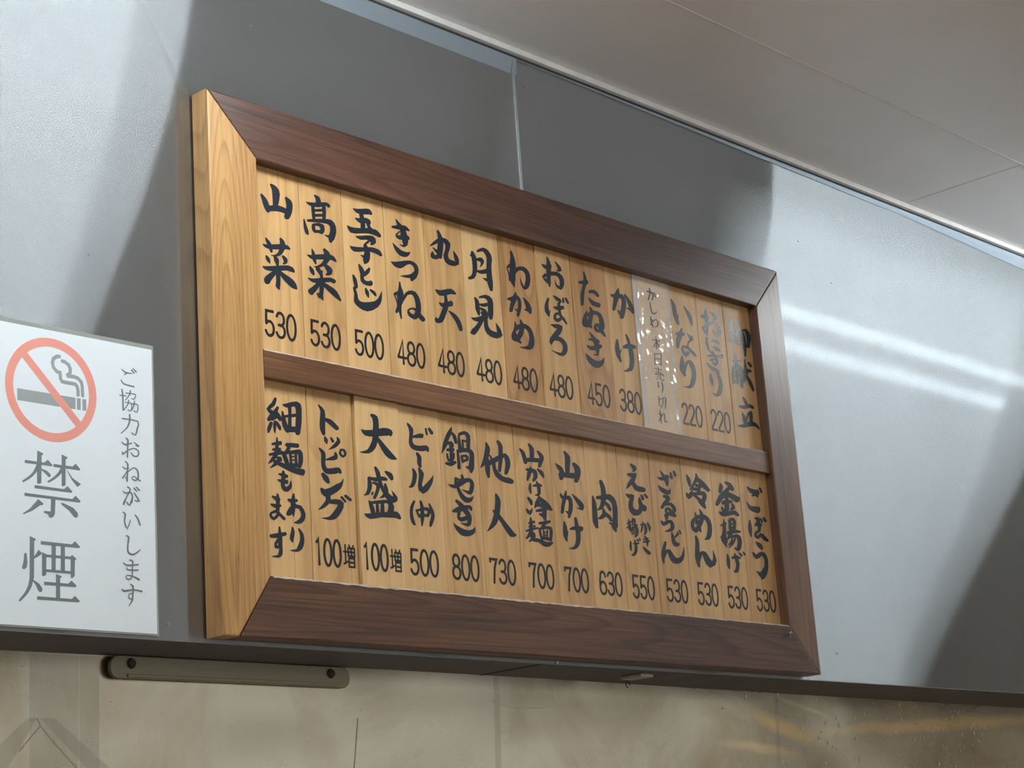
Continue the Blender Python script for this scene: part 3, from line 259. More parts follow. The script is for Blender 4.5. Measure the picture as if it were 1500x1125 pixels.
'U11':'0,9206,-975,36,16,-28,-67,71,30,-66,-81,103,35,-101,-96,115,32,-106,-103,113,37,-84,-105,99,37,-65,-102,84,31;0,9364,-1310,-37,-7,40,40,-33,-5,35,39,-27,-4,29,38,-21,-4,23,38,-15,-3;0,9523,-1029,25,14,4,-65,54,30,-27,-78,80,40,-57,-88,98,44,-77,-87,104,39,-82,-77,86,28,-63,-66,58,18;0,9400,-1408,36,2,-81,-54,89,5,-129,-54,124,0,-159,-52,125,-6,-154,-54,117,2,-127,-59,99,10,-100,-62,74,9;0,9271,-1544,-16,43,70,-27,-13,51,53,-41,13,61,17,-62,42,61,-3,-65,46,56;0,9549,-1472,15,10,6,-45,50,35,-30,-66,76,55,-58,-66,92,52,-82,-35,82,-13,-110,-15,46,-24,-94,-23,38,-9,-59,-32,43,2,-55,-39,47,5;0,9545,-1687,-32,-37,-37,49,-26,-36,-51,33,22,-28,-61,-27,64,11,-62,-64,73,29,-42,-77,79,48,-12,-79,32,69,52,-23,-73,21,99,22,-66,10;0,9521,-1706,38,27,-1,-58,52,36,-13,-65,61,42,-16,-68,59,41,-12,-65,54,37;0,9340,-1870,38,7,-61,-55,79,16,-98,-64,113,21,-131,-79,136,26,-140,-88,141,38,-110,-87,111,40,-71,-79,73,28;0,9403,-2160,-55,-3,84,77,-60,-3,90,68,-63,0,94,49,-62,8,87,17,-45,28,42,-33,30,59,-23,-68,85,56,-63,-85,106,48,-86,-91,116,40,-105,-86,117,29,-117,-81,114,18,-133,-72,117,6,-143,-59,116,-2,-140,-42,104,-13,-120,-13,66,-36,-79,24,8,-46,-48,31,-8,-31,-52,20,-6,-18,-58,10,-3,-7',
'U12':'0,10089,-966,40,6,-61,-48,66,12,-82,-60,89,22,-92,-79,103,28,-101,-85,109,26,-108,-81,102,21,-102,-76,89,16,-90,-73,74,13,-76,-70,59,10;0,9957,-1119,12,32,33,-41,24,58,12,-66,47,78,-17,-80,61,74,-26,-75,56,64;0,9988,-1307,-21,28,78,-5,-25,34,88,-7,-31,37,107,1,-29,39,96,-10,-7,47,58,-41,31,55,5,-63,72,50,-47,-85,91,38,-82,-84,100,23,-115,-70,105,6,-115,-26,64,-40,-58,40,-37,-52,-6,53,-40,-27,15,50,-39,-19,19,51,-38,-16;0,9970,-1324,45,22,-31,-40,47,24,-33,-42,49,25,-35,-43,51,26,-37,-43,54,27;0,10203,-993,20,18,16,-45,48,41,-21,-67,82,55,-64,-85,112,53,-102,-60,115,8,-99,0,21,-43,-58,17,3,-18;0,10026,-1455,69,13,-78,-67,75,16,-78,-69,78,22,-60,-67,69,24,-45,-64,57,21;0,10194,-1489,12,38,40,-41,22,55,15,-58,51,64,-24,-67,62,45,-26,-53,41,26;0,10205,-1584,30,31,3,-53,52,55,-17,-71,67,68,-20,-70,52,51,0,-49,25,25;0,10090,-1677,14,19,19,-28,25,29,-6,-38,49,32,-43,-45,56,18,-51,-39,50,13;0,10054,-1765,-10,32,73,-14,-7,39,64,-25,11,44,54,-40,22,37,53,-37,17,26;0,10096,-1823,-7,28,67,-14,-9,35,63,-20,-10,39,50,-25,-9,36,43,-21,-7,28;0,10164,-1675,46,21,-24,-58,56,25,-36,-62,65,28,-47,-65,74,27,-66,-58,79,16,-89,-44,68,-7,-55,2,-18,-45,-7,57,-45,-29,-3,59,-34,-20;0,10355,-1697,-3,17,51,-5,0,22,20,-17,31,22,-41,-31,38,0,-57,-28,36,-3;0,9991,-1882,24,15,14,-57,49,33,1,-72,59,54,19,-71,52,62,5,-70,67,58,-54,-67,85,38,-73,-54,77,27;0,10046,-2048,39,9,-51,-52,67,17,-74,-59,88,23,-81,-61,87,24,-74,-61,77,22;0,10207,-1998,75,31,-47,-82,80,31,-59,-83,87,29,-81,-80,98,23,-105,-75,107,14,-135,-72,118,3,-149,-54,115,-9,-130,-20,79,-29,-77,17,-4,-48,-33,45,-28,-31,-34,37,-12,-11',
'U13':'0,10749,-1033,61,13,-81,-55,94,17,-111,-56,108,8,-124,-56,82,-1,-99,-55,47,-1;0,10743,-1187,61,19,-69,-65,93,23,-105,-61,107,4,-136,-52,77,-13,-120,-47,49,-11;0,10709,-1330,82,21,-76,-59,76,20,-71,-57,72,18,-66,-56,66,17,-61,-55,61,16;0,10885,-1007,39,17,-28,-53,55,22,-47,-59,71,24,-75,-65,92,24,-98,-59,102,16,-104,-36,82,2,-84,-24,56,-2;0,10864,-1151,16,27,13,-29,18,30,11,-32,20,33,9,-35,22,36,7,-38,25,39;0,10849,-1275,8,38,27,-49,11,70,34,-70,-1,86,54,-62,-11,65,59,-35,-7,35;0,10893,-1274,83,17,-83,-40,80,17,-80,-40,77,16,-77,-39,74,15,-75,-38,72,15;0,10809,-1348,41,14,-30,-63,49,21,-8,-58,23,40,72,-11,-29,35,118,8,-43,39;0,10920,-1332,-6,35,30,-27,-5,33,29,-26,-5,33,30,-25,-5,31,29,-23,-5,29;0,11030,-1159,51,15,-55,-74,80,23,-83,-83,103,27,-102,-92,109,26,-106,-97,104,23,-99,-106,85,18,-80,-105,62,12;0,11062,-1171,-15,26,62,-10,-6,38,21,-37,58,49,-43,-83,101,44,-89,-94,124,40,-121,-78,124,25,-128,-69,113,16,-125,-76,104,10,-110,-44,74,-17,-29,32,-57,-36,26,50,-38,-19;0,10752,-1608,51,12,-66,-68,81,19,-90,-72,102,25,-93,-71,95,26,-81,-68,81,22;0,10700,-1738,3,19,42,-19,6,33,41,-31,7,44,45,-35,7,43,46,-32,6,38;0,10685,-1820,59,4,-83,-63,64,6,-84,-71,71,12,-74,-86,75,17,-74,-93,81,19;0,10730,-1833,-12,33,68,-21,-5,50,34,-48,47,64,-19,-74,81,47,-52,-75,81,26,-81,-78,80,14,-92,-83,81,13,-91,-88,86,15,-97,-92,91,16;0,10760,-1849,29,13,-22,-24,30,14,-24,-24,33,14,-27,-25,36,16,-30,-27,38,17;0,10835,-1832,30,2,-35,-14,32,2,-38,-14,35,2,-41,-15,38,3,-43,-15,40,3;0,10726,-1918,2,22,41,-14,2,22,41,-14,1,22,41,-14,2,22,41,-14,2,22;0,10725,-1988,0,24,41,-15,-1,25,41,-15,0,24,41,-15,-1,24,42,-15,-1,24;0,10772,-1901,61,11,-66,-57,60,11,-66,-57,61,10,-66,-57,61,11,-66,-57,60,10;0,11017,-1656,41,8,-54,-83,61,13,-74,-82,83,19,-89,-68,106,24,-116,-64,122,14,-144,-68,113,0,-142,-58,89,-11,-124,-43,54,-14,-97,-42,24,-7;0,10944,-1896,-18,43,89,-27,-19,60,75,-47,3,74,43,-63,27,62,31,-50,21,39;0,11035,-1948,58,26,-35,-76,81,35,-56,-84,98,39,-64,-89,89,34,-52,-84,70,26;0,11111,-1711,62,36,-50,-46,64,37,-53,-47,66,38,-55,-48,69,39,-58,-49,71,41;0,10871,-2317,38,17,-20,-57,60,27,-44,-61,77,32,-62,-51,72,26,-58,-43,60,20;0,10746,-2482,14,25,49,-39,24,50,56,-55,4,67,87,-41,-16,63,75,-42,15,63,15,-64,53,52,-11,-61,50,40;0,10807,-2585,39,14,-38,-60,74,25,-73,-66,100,29,-92,-60,95,22,-86,-52,81,17;0,10932,-2696,-48,-1,76,59,-52,-1,82,48,-53,8,95,24,-48,26,29,-22,68,50,-77,-72,101,21,-106,-73,102,17,-101,-56,89,12,-88,-50,71,9;0,10668,-2811,6,19,64,-26,11,42,74,-40,-7,58,105,-34,-28,68,107,-47,-11,82,70,-71,30,84,22,-78,66,66,-9,-78,60,38,5,-60,26,14',
'L1':'0,1031,-3749,45,-4,-66,-31,56,-9,-75,-19,53,-26,-95,-9,46,-31,-88,-20,63,4,-32,-49,48,44,-6,-65,42,51,-13,-63,39,53,-11,-61,35,54;0,1066,-3852,40,-12,-63,-13,49,-17,-75,-10,57,-23,-95,-13,66,-31,-102,-4,69,-37,-85,14,53,-36,-66,14,37,-28;0,1041,-3945,51,30,-33,-61,59,34,-43,-59,64,33,-54,-42,58,23,-49,-29,46,15;0,1004,-4036,-33,53,55,-40,-33,51,54,-39,-31,49,53,-36,-30,47,51,-34,-29,45;0,1011,-4047,46,3,-53,-33,51,4,-55,-37,52,7,-46,-43,40,7,-30,-42,23,4;0,947,-4066,53,-10,-75,-28,58,-10,-75,-27,60,-6,-63,-20,50,-2,-47,-19,34,0;0,1040,-4063,41,24,-22,-55,48,28,-32,-53,53,28,-43,-37,47,18,-38,-25,34,11;0,1171,-3823,9,24,17,-35,11,42,29,-47,-3,55,63,-39,-12,58,64,-45,-4,64,24,-66,34,76,-38,-77,96,54,-88,-79,102,25,-98,-74,95,14,-101,-77,98,11,-107,-77,101,9,-106,-71,93,8,-97,-68,83,6;0,1145,-3908,30,8,-33,-50,48,13,-50,-55,64,17,-62,-63,75,22,-66,-67,79,31,-57,-67,72,37,-46,-66,63,35;0,1250,-3819,59,11,-57,-70,55,10,-55,-71,53,8,-61,-76,58,7,-68,-78,64,7;0,1208,-3971,-3,36,53,-26,-3,38,53,-28,-4,40,54,-30,-4,43,55,-33,-5,45;0,1241,-4149,3,74,35,-69,4,74,35,-69,3,74,35,-69,4,74,35,-69,4,75;0,1045,-4245,24,3,-33,-39,39,5,-48,-43,53,6,-58,-50,57,4,-63,-42,56,-3,-67,-16,47,-17,-63,-2,41,-20;0,979,-4346,-3,31,37,-26,-3,37,38,-32,-5,42,39,-38,-5,48,39,-43,-5,54;0,984,-4413,2,32,27,-30,1,35,27,-33,2,38,26,-37,2,43,27,-41,2,46;0,925,-4481,-4,26,52,-19,-6,36,57,-28,-7,44,65,-31,-6,46,67,-31,-5,44;0,1019,-4435,46,-21,-81,-17,47,-23,-78,-13,42,-24,-68,-9,27,-19,-52,-15,11,-8;0,1010,-4511,-5,22,45,-11,-3,24,30,-20,12,27,-11,-36,37,19,-34,-36,45,16;0,1071,-4479,45,-21,-85,-23,46,-23,-82,-16,39,-27,-72,-6,22,-21,-56,-12,7,-8;0,992,-4565,26,44,31,-60,29,48,28,-65,32,53,26,-71,35,60,21,-77,39,67,17,-81,37,70,19,-81,31,73,24,-79,25,78,28,-82,23,83;0,1197,-4334,6,47,29,-47,8,52,32,-51,9,56,43,-54,10,57,47,-54,10,56;0,1216,-4328,52,-14,-60,0,51,-14,-60,0,51,-14,-60,0,51,-14,-60,0,51,-14;0,1122,-4444,67,26,-56,-53,67,26,-56,-52,67,26,-56,-52,67,26,-56,-52,67,25;0,1173,-4435,0,46,61,-36,0,45,61,-36,-3,46,64,-37,-1,55,31,-55,36,64,-40,-65,78,29,-75,-52,77,14,-77,-50,78,10,-82,-46,77,3,-81,-32,67,-4,-73,-26,57,-4;0,1240,-4405,41,7,-40,-43,41,7,-40,-43,41,7,-40,-43,41,7,-40,-43,41,6;0,1327,-4402,42,6,-43,-43,43,7,-44,-43,44,6,-45,-43,45,7,-47,-43,48,7;0,1195,-4585,6,46,43,-44,6,49,43,-46,6,51,43,-49,7,53,43,-50,7,55;0,1279,-4459,1,18,16,-16,1,18,15,-16,1,18,16,-16,1,18,15,-16,1,18;0,1277,-4502,1,18,16,-16,1,18,15,-16,1,18,16,-16,1,18,15,-16,1,18;0,1111,-4663,46,9,-51,-41,61,10,-65,-39,69,4,-77,-36,63,-2,-69,-36,57,4,-57,-42,61,17,-49,-52,60,35,-28,-62,43,56,14,-61,-13,60,62,-28,-49,35,77,5,-53,13,54,23,-38,0,31,32,-18,-2;0,1063,-4703,9,23,18,-32,14,35,13,-43,19,45,12,-51,21,47,11,-51,21,45;0,1039,-4775,8,18,22,-32,15,35,20,-47,16,51,23,-53,13,54,26,-54,11,55;0,1017,-4947,28,6,-34,-34,45,7,-50,-38,57,7,-63,-47,63,5,-67,-49,63,6,-63,-48,58,6,-57,-47,52,5;0,945,-4988,16,21,4,-39,27,36,-2,-51,30,47,0,-51,23,44,6,-45,18,35;0,920,-5087,14,21,19,-40,21,38,21,-51,11,50,35,-39,-6,40,44,-23,-6,26;0,1018,-5127,13,-37,-64,17,14,-32,-58,12,19,-25,-47,0,34,-10,-38,-20,38,14,-16,-46,34,29,15,-47,-2,40,50,-10,-34,25,68,12,-34,19;0,1012,-5185,33,29,-10,-45,34,29,-11,-46,34,29,-11,-45,34,29,-10,-46,34,29;0,1271,-4918,29,2,-47,-40,52,2,-66,-43,70,5,-74,-50,73,8,-73,-48,70,6,-71,-38,67,7,-64,-36,59,9,-46,-34,40,9,-24,-31,17,4;0,1191,-5007,14,27,15,-42,20,43,18,-52,9,55,36,-44,-6,45,46,-28,-7,31;0,1306,-5033,18,-16,-66,-6,33,-28,-80,-1,51,-30,-83,-10,54,-21,-77,-19,45,-16;0,1170,-5191,6,28,22,-30,-3,31,43,-16,-33,21,67,23,-43,12,75,38,-47,12;0,1302,-5088,1,41,34,-39,11,46,9,-49,44,42,-21,-71,61,29,-47,-66,70,15,-78,-42,75,-7,-91,-14,67,-29,-79,16,42,-45,-61,31,17,-45,-48,28,5,-29,-43,11,1,-7;0,1027,-5350,29,4,-34,-41,40,5,-44,-41,51,9,-53,-36,61,9,-65,-27,68,0,-73,-8,62,-20,-71,8,50,-30,-71,4,39,-24,-61,-6,36,-10,-44,-22,44,7,-34,-36,39,30,0,-38,2,38,37,-22,-32,22,53,7,-47,9,61,21,-54,6;0,898,-5485,0,40,46,-40,-1,50,54,-45,-7,56,76,-38,-10,51,83,-29,-10,43;0,1019,-5497,63,9,-58,-54,55,7,-53,-51,51,5,-58,-49,60,3,-70,-37,66,-6,-69,-6,44,-28,-51,18,8,-34,-50,22,-1,-21,-53,12,-1,-6;0,1231,-5336,29,5,-36,-34,49,7,-56,-34,63,1,-77,-34,70,-4,-79,-33,69,4,-58,-32,52,12,-34,-31,28,8;0,1335,-5347,26,13,-11,-46,41,19,-31,-51,57,17,-57,-54,68,9,-76,-47,75,-1,-92,-35,80,-13,-99,-17,74,-26,-84,5,45,-36,-59,19,9,-34,-49,23,-3,-21,-49,14,-1,-7',
'L2':'0,1741,-3741,20,15,5,-52,43,29,-30,-63,72,25,-77,-73,85,12,-96,-71,91,10,-97,-68,95,13,-95,-65,91,17,-79,-56,78,22,-61,-52,60,18;0,1833,-3920,21,38,16,-54,34,53,2,-71,54,60,-3,-89,60,55,-1,-88,55,47;0,1821,-4140,29,11,-33,-34,52,20,-51,-41,65,25,-50,-41,49,19,-29,-32,24,8;0,1921,-4143,33,18,-28,-28,36,20,-30,-30,38,21,-33,-30,41,22,-36,-32,44,24;0,2031,-4118,22,12,-21,-39,52,19,-57,-32,69,-8,-93,-16,52,-32,-89,-3,34,-33,-72,1,18,-23,-59,-10,4,-6;0,2084,-4279,0,28,28,-25,6,31,10,-32,28,30,-15,-44,40,19,-35,-36,43,2,-54,-18,32,-17,-38,10,-8,-33,-8,43,-34,-26,18,44,-42,-14,45,28,-38,4,50,18,-33,7;0,1725,-4300,23,19,0,-50,44,31,-32,-57,71,26,-72,-60,75,9,-80,-53,73,7,-75,-50,71,11,-67,-54,71,23,-54,-65,70,41,-24,-77,40,69,33,-70,4,76,61,-66,-9,77,55,-66,-10,78,29,-70,23,76,-20,-71,56,48,-35,-51,41,27;0,1982,-4323,37,8,-48,-36,66,8,-71,-11,63,-35,-76,30,19,-56,-60,38,9,-44,-54,23,8,-29,-52,8,3,-13;0,1749,-4632,50,34,-34,-64,69,46,-53,-71,82,51,-61,-66,74,41,-49,-55,54,29;0,1721,-4817,40,26,-29,-68,71,59,-18,-96,30,103,56,-86,-33,93,102,-59,-50,77,112,-42,-61,68,112,-31,-64,59,94,-23,-55,38,73,-2,-41,15,52,20,-26,5,32,27,-10,2;0,1801,-4892,84,17,-82,-42,86,9,-87,-27,75,-18,-101,-14,54,-32,-92,-6,37,-32,-71,-1,19,-21,-55,-11,4,-5;0,1884,-4975,0,55,45,-51,3,60,35,-60,16,65,19,-71,41,71,-39,-68,99,36,-109,-47,101,-16,-127,-21,93,-32,-129,-7,87,-44,-122,9,67,-56,-93,32,30,-56,-65,34,4,-41,-55,28,-4,-23,-54,14,-2,-5;0,2053,-4885,34,25,-19,-37,33,24,-17,-36,32,23,-17,-35,31,22,-15,-34,29,21;0,2118,-4864,32,32,-11,-43,32,32,-12,-43,33,32,-12,-43,33,33,-12,-44,33,33',
'L3':'0,2603,-3769,29,38,-10,-56,54,54,-48,-68,95,46,-90,-76,105,26,-103,-69,103,15,-111,-63,110,11,-121,-62,116,12,-116,-56,109,10,-113,-51,100,0,-120,-48,100,-11,-126,-33,94,-26,-119,-10,68,-41,-96,11,25,-49,-81,26,1,-34,-75,13,0,-8;0,2420,-3975,12,13,11,-47,38,46,9,-74,32,78,45,-80,10,88,74,-78,-4,90,95,-73,-12,98,88,-83,2,107,49,-100,29,103,-1,-98,61,85,-61,-70,84,32,-69,-34,52,7;0,2671,-4050,44,27,-8,-81,61,38,-25,-90,78,47,-39,-100,90,59,-46,-104,92,68,-43,-96,76,71,-24,-85,52,64,-3,-62,26,42,18,-33,8,14;0,2618,-4451,47,23,-37,-51,61,28,-53,-55,75,25,-67,-60,78,21,-68,-62,76,22,-59,-65,67,22,-47,-66,61,25,-36,-66,61,31,-35,-70,67,38,-40,-78,76,48,-40,-85,75,63,-19,-91,61,73,5,-86,18,77,55,-38,-83,22,84,27,-76,-22,37,59,-43,-19,-6,56,-9,-5;0,2507,-4592,15,28,41,-46,20,45,44,-55,8,57,63,-45,-8,59,61,-44,1,57,29,-54,19,50,13,-49,19,38;0,2492,-4589,44,12,-45,-48,62,16,-64,-49,76,13,-79,-45,78,5,-84,-36,73,-4,-86,-27,65,-14,-77,-10,44,-26,-58,10,15,-25,-41,6,4,-9;0,2575,-4651,12,28,28,-38,24,38,-3,-48,53,33,-53,-50,66,7,-75,-42,61,-5,-85,-42,55,-11,-86,-42,51,-12;0,2558,-4759,29,-4,-33,-3,31,-4,-35,-3,32,-4,-37,-3,34,-4,-38,-2,36,-5;0,2800,-4482,24,26,6,-53,45,46,-23,-68,71,53,-57,-65,76,36,-58,-52,61,25;0,2772,-4646,44,12,-45,-49,63,16,-66,-48,78,11,-83,-36,80,-5,-86,-13,56,-31,-84,3,22,-29,-68,-7,6,-8;0,2488,-4894,35,15,-30,-48,56,22,-49,-57,73,25,-60,-68,76,23,-61,-71,74,21;0,2517,-4919,-2,32,79,-24,-2,41,80,-32,-3,47,85,-31,1,46,60,-41,23,47,-7,-66,70,43,-71,-66,103,18,-115,-55,108,-3,-130,-46,110,-10;0,2613,-4925,51,7,-53,-29,54,8,-56,-30,58,8,-59,-30,60,8,-62,-30,64,8;0,2696,-4907,64,7,-67,-31,67,7,-70,-32,70,8,-74,-32,74,7,-77,-32,76,8;0,2408,-5064,9,13,22,-42,26,48,35,-67,9,75,90,-58,-8,72,105,-48,-2,65,88,-58,5,70,73,-66,4,76,50,-72,6,84,14,-82,49,84,-22,-86,63,55,-22,-64,40,29',
'L4':'0,3265,-3783,34,22,-13,-59,56,32,-43,-63,79,27,-76,-59,75,10,-78,-50,66,4,-77,-53,68,6,-74,-58,73,19,-56,-65,73,43,-28,-77,52,65,20,-75,25,73,49,-71,8,75,53,-67,-1,79,29,-72,33,80,-32,-73,69,43,-47,-48,45,19;0,3365,-3949,-6,28,63,-22,-8,45,58,-39,-4,58,36,-54,5,62,26,-58,8,60;0,3590,-3803,40,12,-37,-29,40,12,-37,-28,41,11,-37,-28,40,11,-37,-28,41,11;0,3650,-3802,47,27,-39,-40,51,30,-42,-42,54,31,-45,-43,56,33,-48,-45,60,34;0,3403,-4165,46,27,-35,-50,62,31,-56,-51,79,21,-83,-53,84,11,-87,-49,81,14,-67,-42,67,22,-51,-41,52,20;0,3316,-4379,37,15,-32,-48,60,21,-61,-52,80,13,-89,-59,81,1,-96,-48,76,-6,-90,-23,66,-17,-76,0,42,-31,-55,15,12,-26,-36,8,2,-7;0,3423,-4359,36,18,-28,-54,66,30,-64,-59,94,20,-98,-57,89,3,-97,-48,78,-2,-90,-39,75,1,-82,-45,80,19,-66,-73,88,49,-9,-86,-4,86,93,-35,-83,50,133,7,-82,37,112,4,-73,27,94,13,-59,16,70,25,-36,7,44,33,-10,1;0,3300,-4792,41,-10,-72,-30,49,-10,-75,-35,57,-3,-70,-51,60,4,-62,-56,59,9,-54,-55,63,16,-52,-55,64,22,-46,-46,53,24,-32,-41,41,20;0,3576,-4812,32,13,-19,-51,46,17,-35,-56,59,21,-48,-57,65,16,-62,-51,68,4,-84,-48,66,-6,-87,-39,64,-6,-68,-19,54,-4,-53,-15,39,-2;0,3415,-4797,46,15,-40,-47,56,16,-53,-53,66,12,-70,-76,74,10,-78,-78,73,6,-70,-61,53,3,-47,-55,26,2;0,3336,-4918,37,15,-20,-50,37,15,-22,-45,37,16,-26,-29,34,21,-24,-28,29,24;0,3358,-4929,-8,27,60,-14,-9,32,58,-21,-8,37,52,-30,-1,44,28,-44,26,48,-12,-54,54,34,-45,-44,61,8,-69,-26,51,-11,-71,-18,46,-14;0,3397,-4993,3,39,28,-36,3,40,28,-38,4,41,27,-38,4,42,28,-40,3,44',
'L5':'0,4098,-3707,25,-4,-61,-30,54,-9,-88,-28,75,-14,-106,-30,78,-15,-107,-34,76,-11,-102,-39,82,-8,-103,-42,77,-10,-93,-45,48,-8,-63,-51,13,-2;0,4088,-3792,33,25,-15,-47,48,33,-34,-54,66,29,-53,-63,68,22,-54,-64,62,19;0,4006,-3961,-11,37,52,-29,-7,47,24,-45,31,55,-35,-58,69,33,-61,-49,68,24;0,4040,-3977,70,13,-69,-64,74,14,-74,-65,77,13,-77,-68,74,12,-74,-68,70,10;0,3998,-4047,3,40,28,-37,3,43,28,-41,3,46,27,-43,4,48,27,-45,5,50;0,3978,-4087,34,8,-34,-22,38,9,-38,-23,42,10,-41,-24,45,10,-45,-24,48,11;0,4104,-4068,42,2,-45,-17,43,3,-47,-17,45,3,-49,-17,47,2,-50,-17,48,3;0,3952,-4228,13,31,33,-44,17,49,41,-53,-3,59,61,-35,-25,46,70,-17,-22,32;0,4006,-4185,3,40,10,-39,3,41,10,-39,3,40,9,-38,4,40,9,-39,4,40;0,4257,-3804,-20,39,75,-18,-16,44,52,-34,14,52,1,-61,60,48,-47,-67,83,30,-80,-66,83,13,-86,-62,78,10,-80,-53,75,9,-77,-51,71,9;0,4217,-3813,42,8,-46,-61,53,10,-55,-63,63,14,-63,-62,74,17,-73,-64,84,20;0,4288,-3860,36,6,-37,-35,40,8,-41,-36,43,8,-41,-36,40,7,-37,-35,36,7;0,4289,-3876,7,25,15,-26,8,28,15,-29,8,31,14,-32,10,34,13,-34,10,36;0,4242,-4033,-3,54,86,-40,1,58,61,-52,25,62,-1,-70,67,53,-56,-71,92,28,-94,-74,96,11,-108,-69,99,8,-112,-56,110,9,-118,-48,113,10,-104,-37,89,11,-74,-30,56,7;0,4459,-4184,-3,-61,-38,51,-5,-52,-29,43,-12,-41,-11,36,-16,-25,-9,22,-6,-8;0,4174,-4017,42,10,-40,-59,49,11,-48,-64,56,11,-58,-74,63,11,-66,-78,70,11;0,4248,-4098,49,13,-45,-29,47,12,-43,-29,46,12,-42,-29,44,11,-39,-28,42,11;0,4262,-4098,-4,29,52,-20,0,35,29,-33,27,40,-16,-52,57,26,-52,-30,53,-15,-72,8,17,-36,-65,18,11,-33;0,3987,-4507,9,15,38,-35,18,36,41,-48,0,55,67,-39,-39,58,93,-35,-53,62,97,-37,-48,62,89,-38,-34,60,81,-37,-15,55,48,-43,20,51,-8,-59,60,39,-52,-57,77,21,-80,-50,81,5,-94,-40,82,-4,-96,-26,79,-15,-79,8,34,-50,-32,49,-28,-46,-10,48,-21,-29,-25,32,-11,-18,-35,21,-4,-6;0,4104,-4405,49,8,-51,-25,54,9,-57,-25,60,9,-62,-26,64,10,-67,-27,70,12;0,4233,-4346,34,10,-37,-35,54,14,-59,-31,69,3,-81,-13,68,-18,-86,1,69,-24;0,4129,-4424,24,39,-7,-41,22,37,-6,-38,21,34,-4,-36,20,32,-3,-34,18,30;0,4131,-4529,52,21,-34,-63,59,24,-38,-65,64,30,-39,-68,69,41,-36,-73,66,54,-21,-77,52,70,6,-78,13,76,44,-58,-29,58,67,-29,-42,33,60,-4,-32,15,41,13,-10,3;0,4096,-4720,39,34,-2,-62,51,42,-16,-71,66,47,-28,-84,77,48,-39,-87,82,49,-48,-80,84,44,-63,-70,89,28,-86,-57,88,8,-94,-40,82,1,-82,-16,70,-19,-58,19,-1,-49,-57,43,-13,-30,-69,27,-3,-6;0,4036,-4867,-8,27,60,-27,-16,54,72,-48,-27,72,86,-52,-28,72,83,-49,-17,65,77,-47,-4,59,43,-48,23,50,-25,-49,56,23,-50,-35,49,10;0,4120,-4865,65,-8,-74,-20,58,-2,-61,-29,55,14,-39,-48,52,40,3,-60,10,59,72,-41,-19,56,92,-28,-35,48,70,-20,-63,24,72,-2,-65,9;0,4031,-5016,12,7,8,-49,41,26,-15,-66,63,47,-20,-85,71,69,-11,-97,55,87,21,-92,21,88,51,-76,-9,77,70,-55,-40,60,86,-26,-60,34,73,4,-46,10,43,22,-11,2',
'L6':'0,4750,-3848,42,15,-46,-56,76,22,-83,-58,102,13,-116,-60,103,-1,-123,-52,97,-6,-116,-39,91,-11,-109,-28,74,-20,-96,-22,40,-18,-66,-28,8,-4;0,4731,-4087,87,9,-99,-68,98,11,-104,-70,102,16,-89,-69,84,17,-64,-65,57,12;0,4811,-4008,24,15,-10,-31,32,18,-26,-34,44,10,-51,-43,50,4,-64,-45,58,3;0,4809,-4147,-37,38,94,-12,-45,47,100,-21,-48,55,103,-28,-45,59,102,-31,-44,58,99,-26,-32,56,54,-43,29,63,-26,-76,86,44,-77,-76,102,30,-99,-64,107,17,-111,-56,101,3,-113,-48,86,-6,-102,-45,69,-6;0,4980,-3802,51,30,-35,-55,68,35,-59,-60,87,26,-87,-64,91,14,-95,-65,89,12,-91,-67,86,11,-91,-69,80,6,-92,-72,73,3,-87,-73,65,2;0,4859,-4092,73,11,-73,-61,71,14,-66,-65,72,23,-52,-73,79,39,-44,-84,81,56,-25,-88,68,66,-4,-86,49,70,15,-80,35,79,15,-83,38,84,-6,-84,46,73,-12,-73,41,61;0,4874,-4550,49,18,-49,-56,81,26,-84,-61,109,19,-118,-70,116,9,-128,-66,115,5,-126,-50,114,-1,-130,-45,111,-7,-136,-47,109,-15,-139,-39,90,-28,-131,-32,50,-25,-101,-42,13,-6;0,4806,-4768,23,14,-20,-22,29,19,-26,-26,36,23,-33,-30,42,26,-39,-33,48,30;0,4875,-4831,62,35,-22,-79,68,38,-29,-82,75,41,-37,-88,85,48,-46,-92,94,52,-52,-100,99,60,-45,-98,77,71,-7,-70,13,60,31,-39,-2,30',
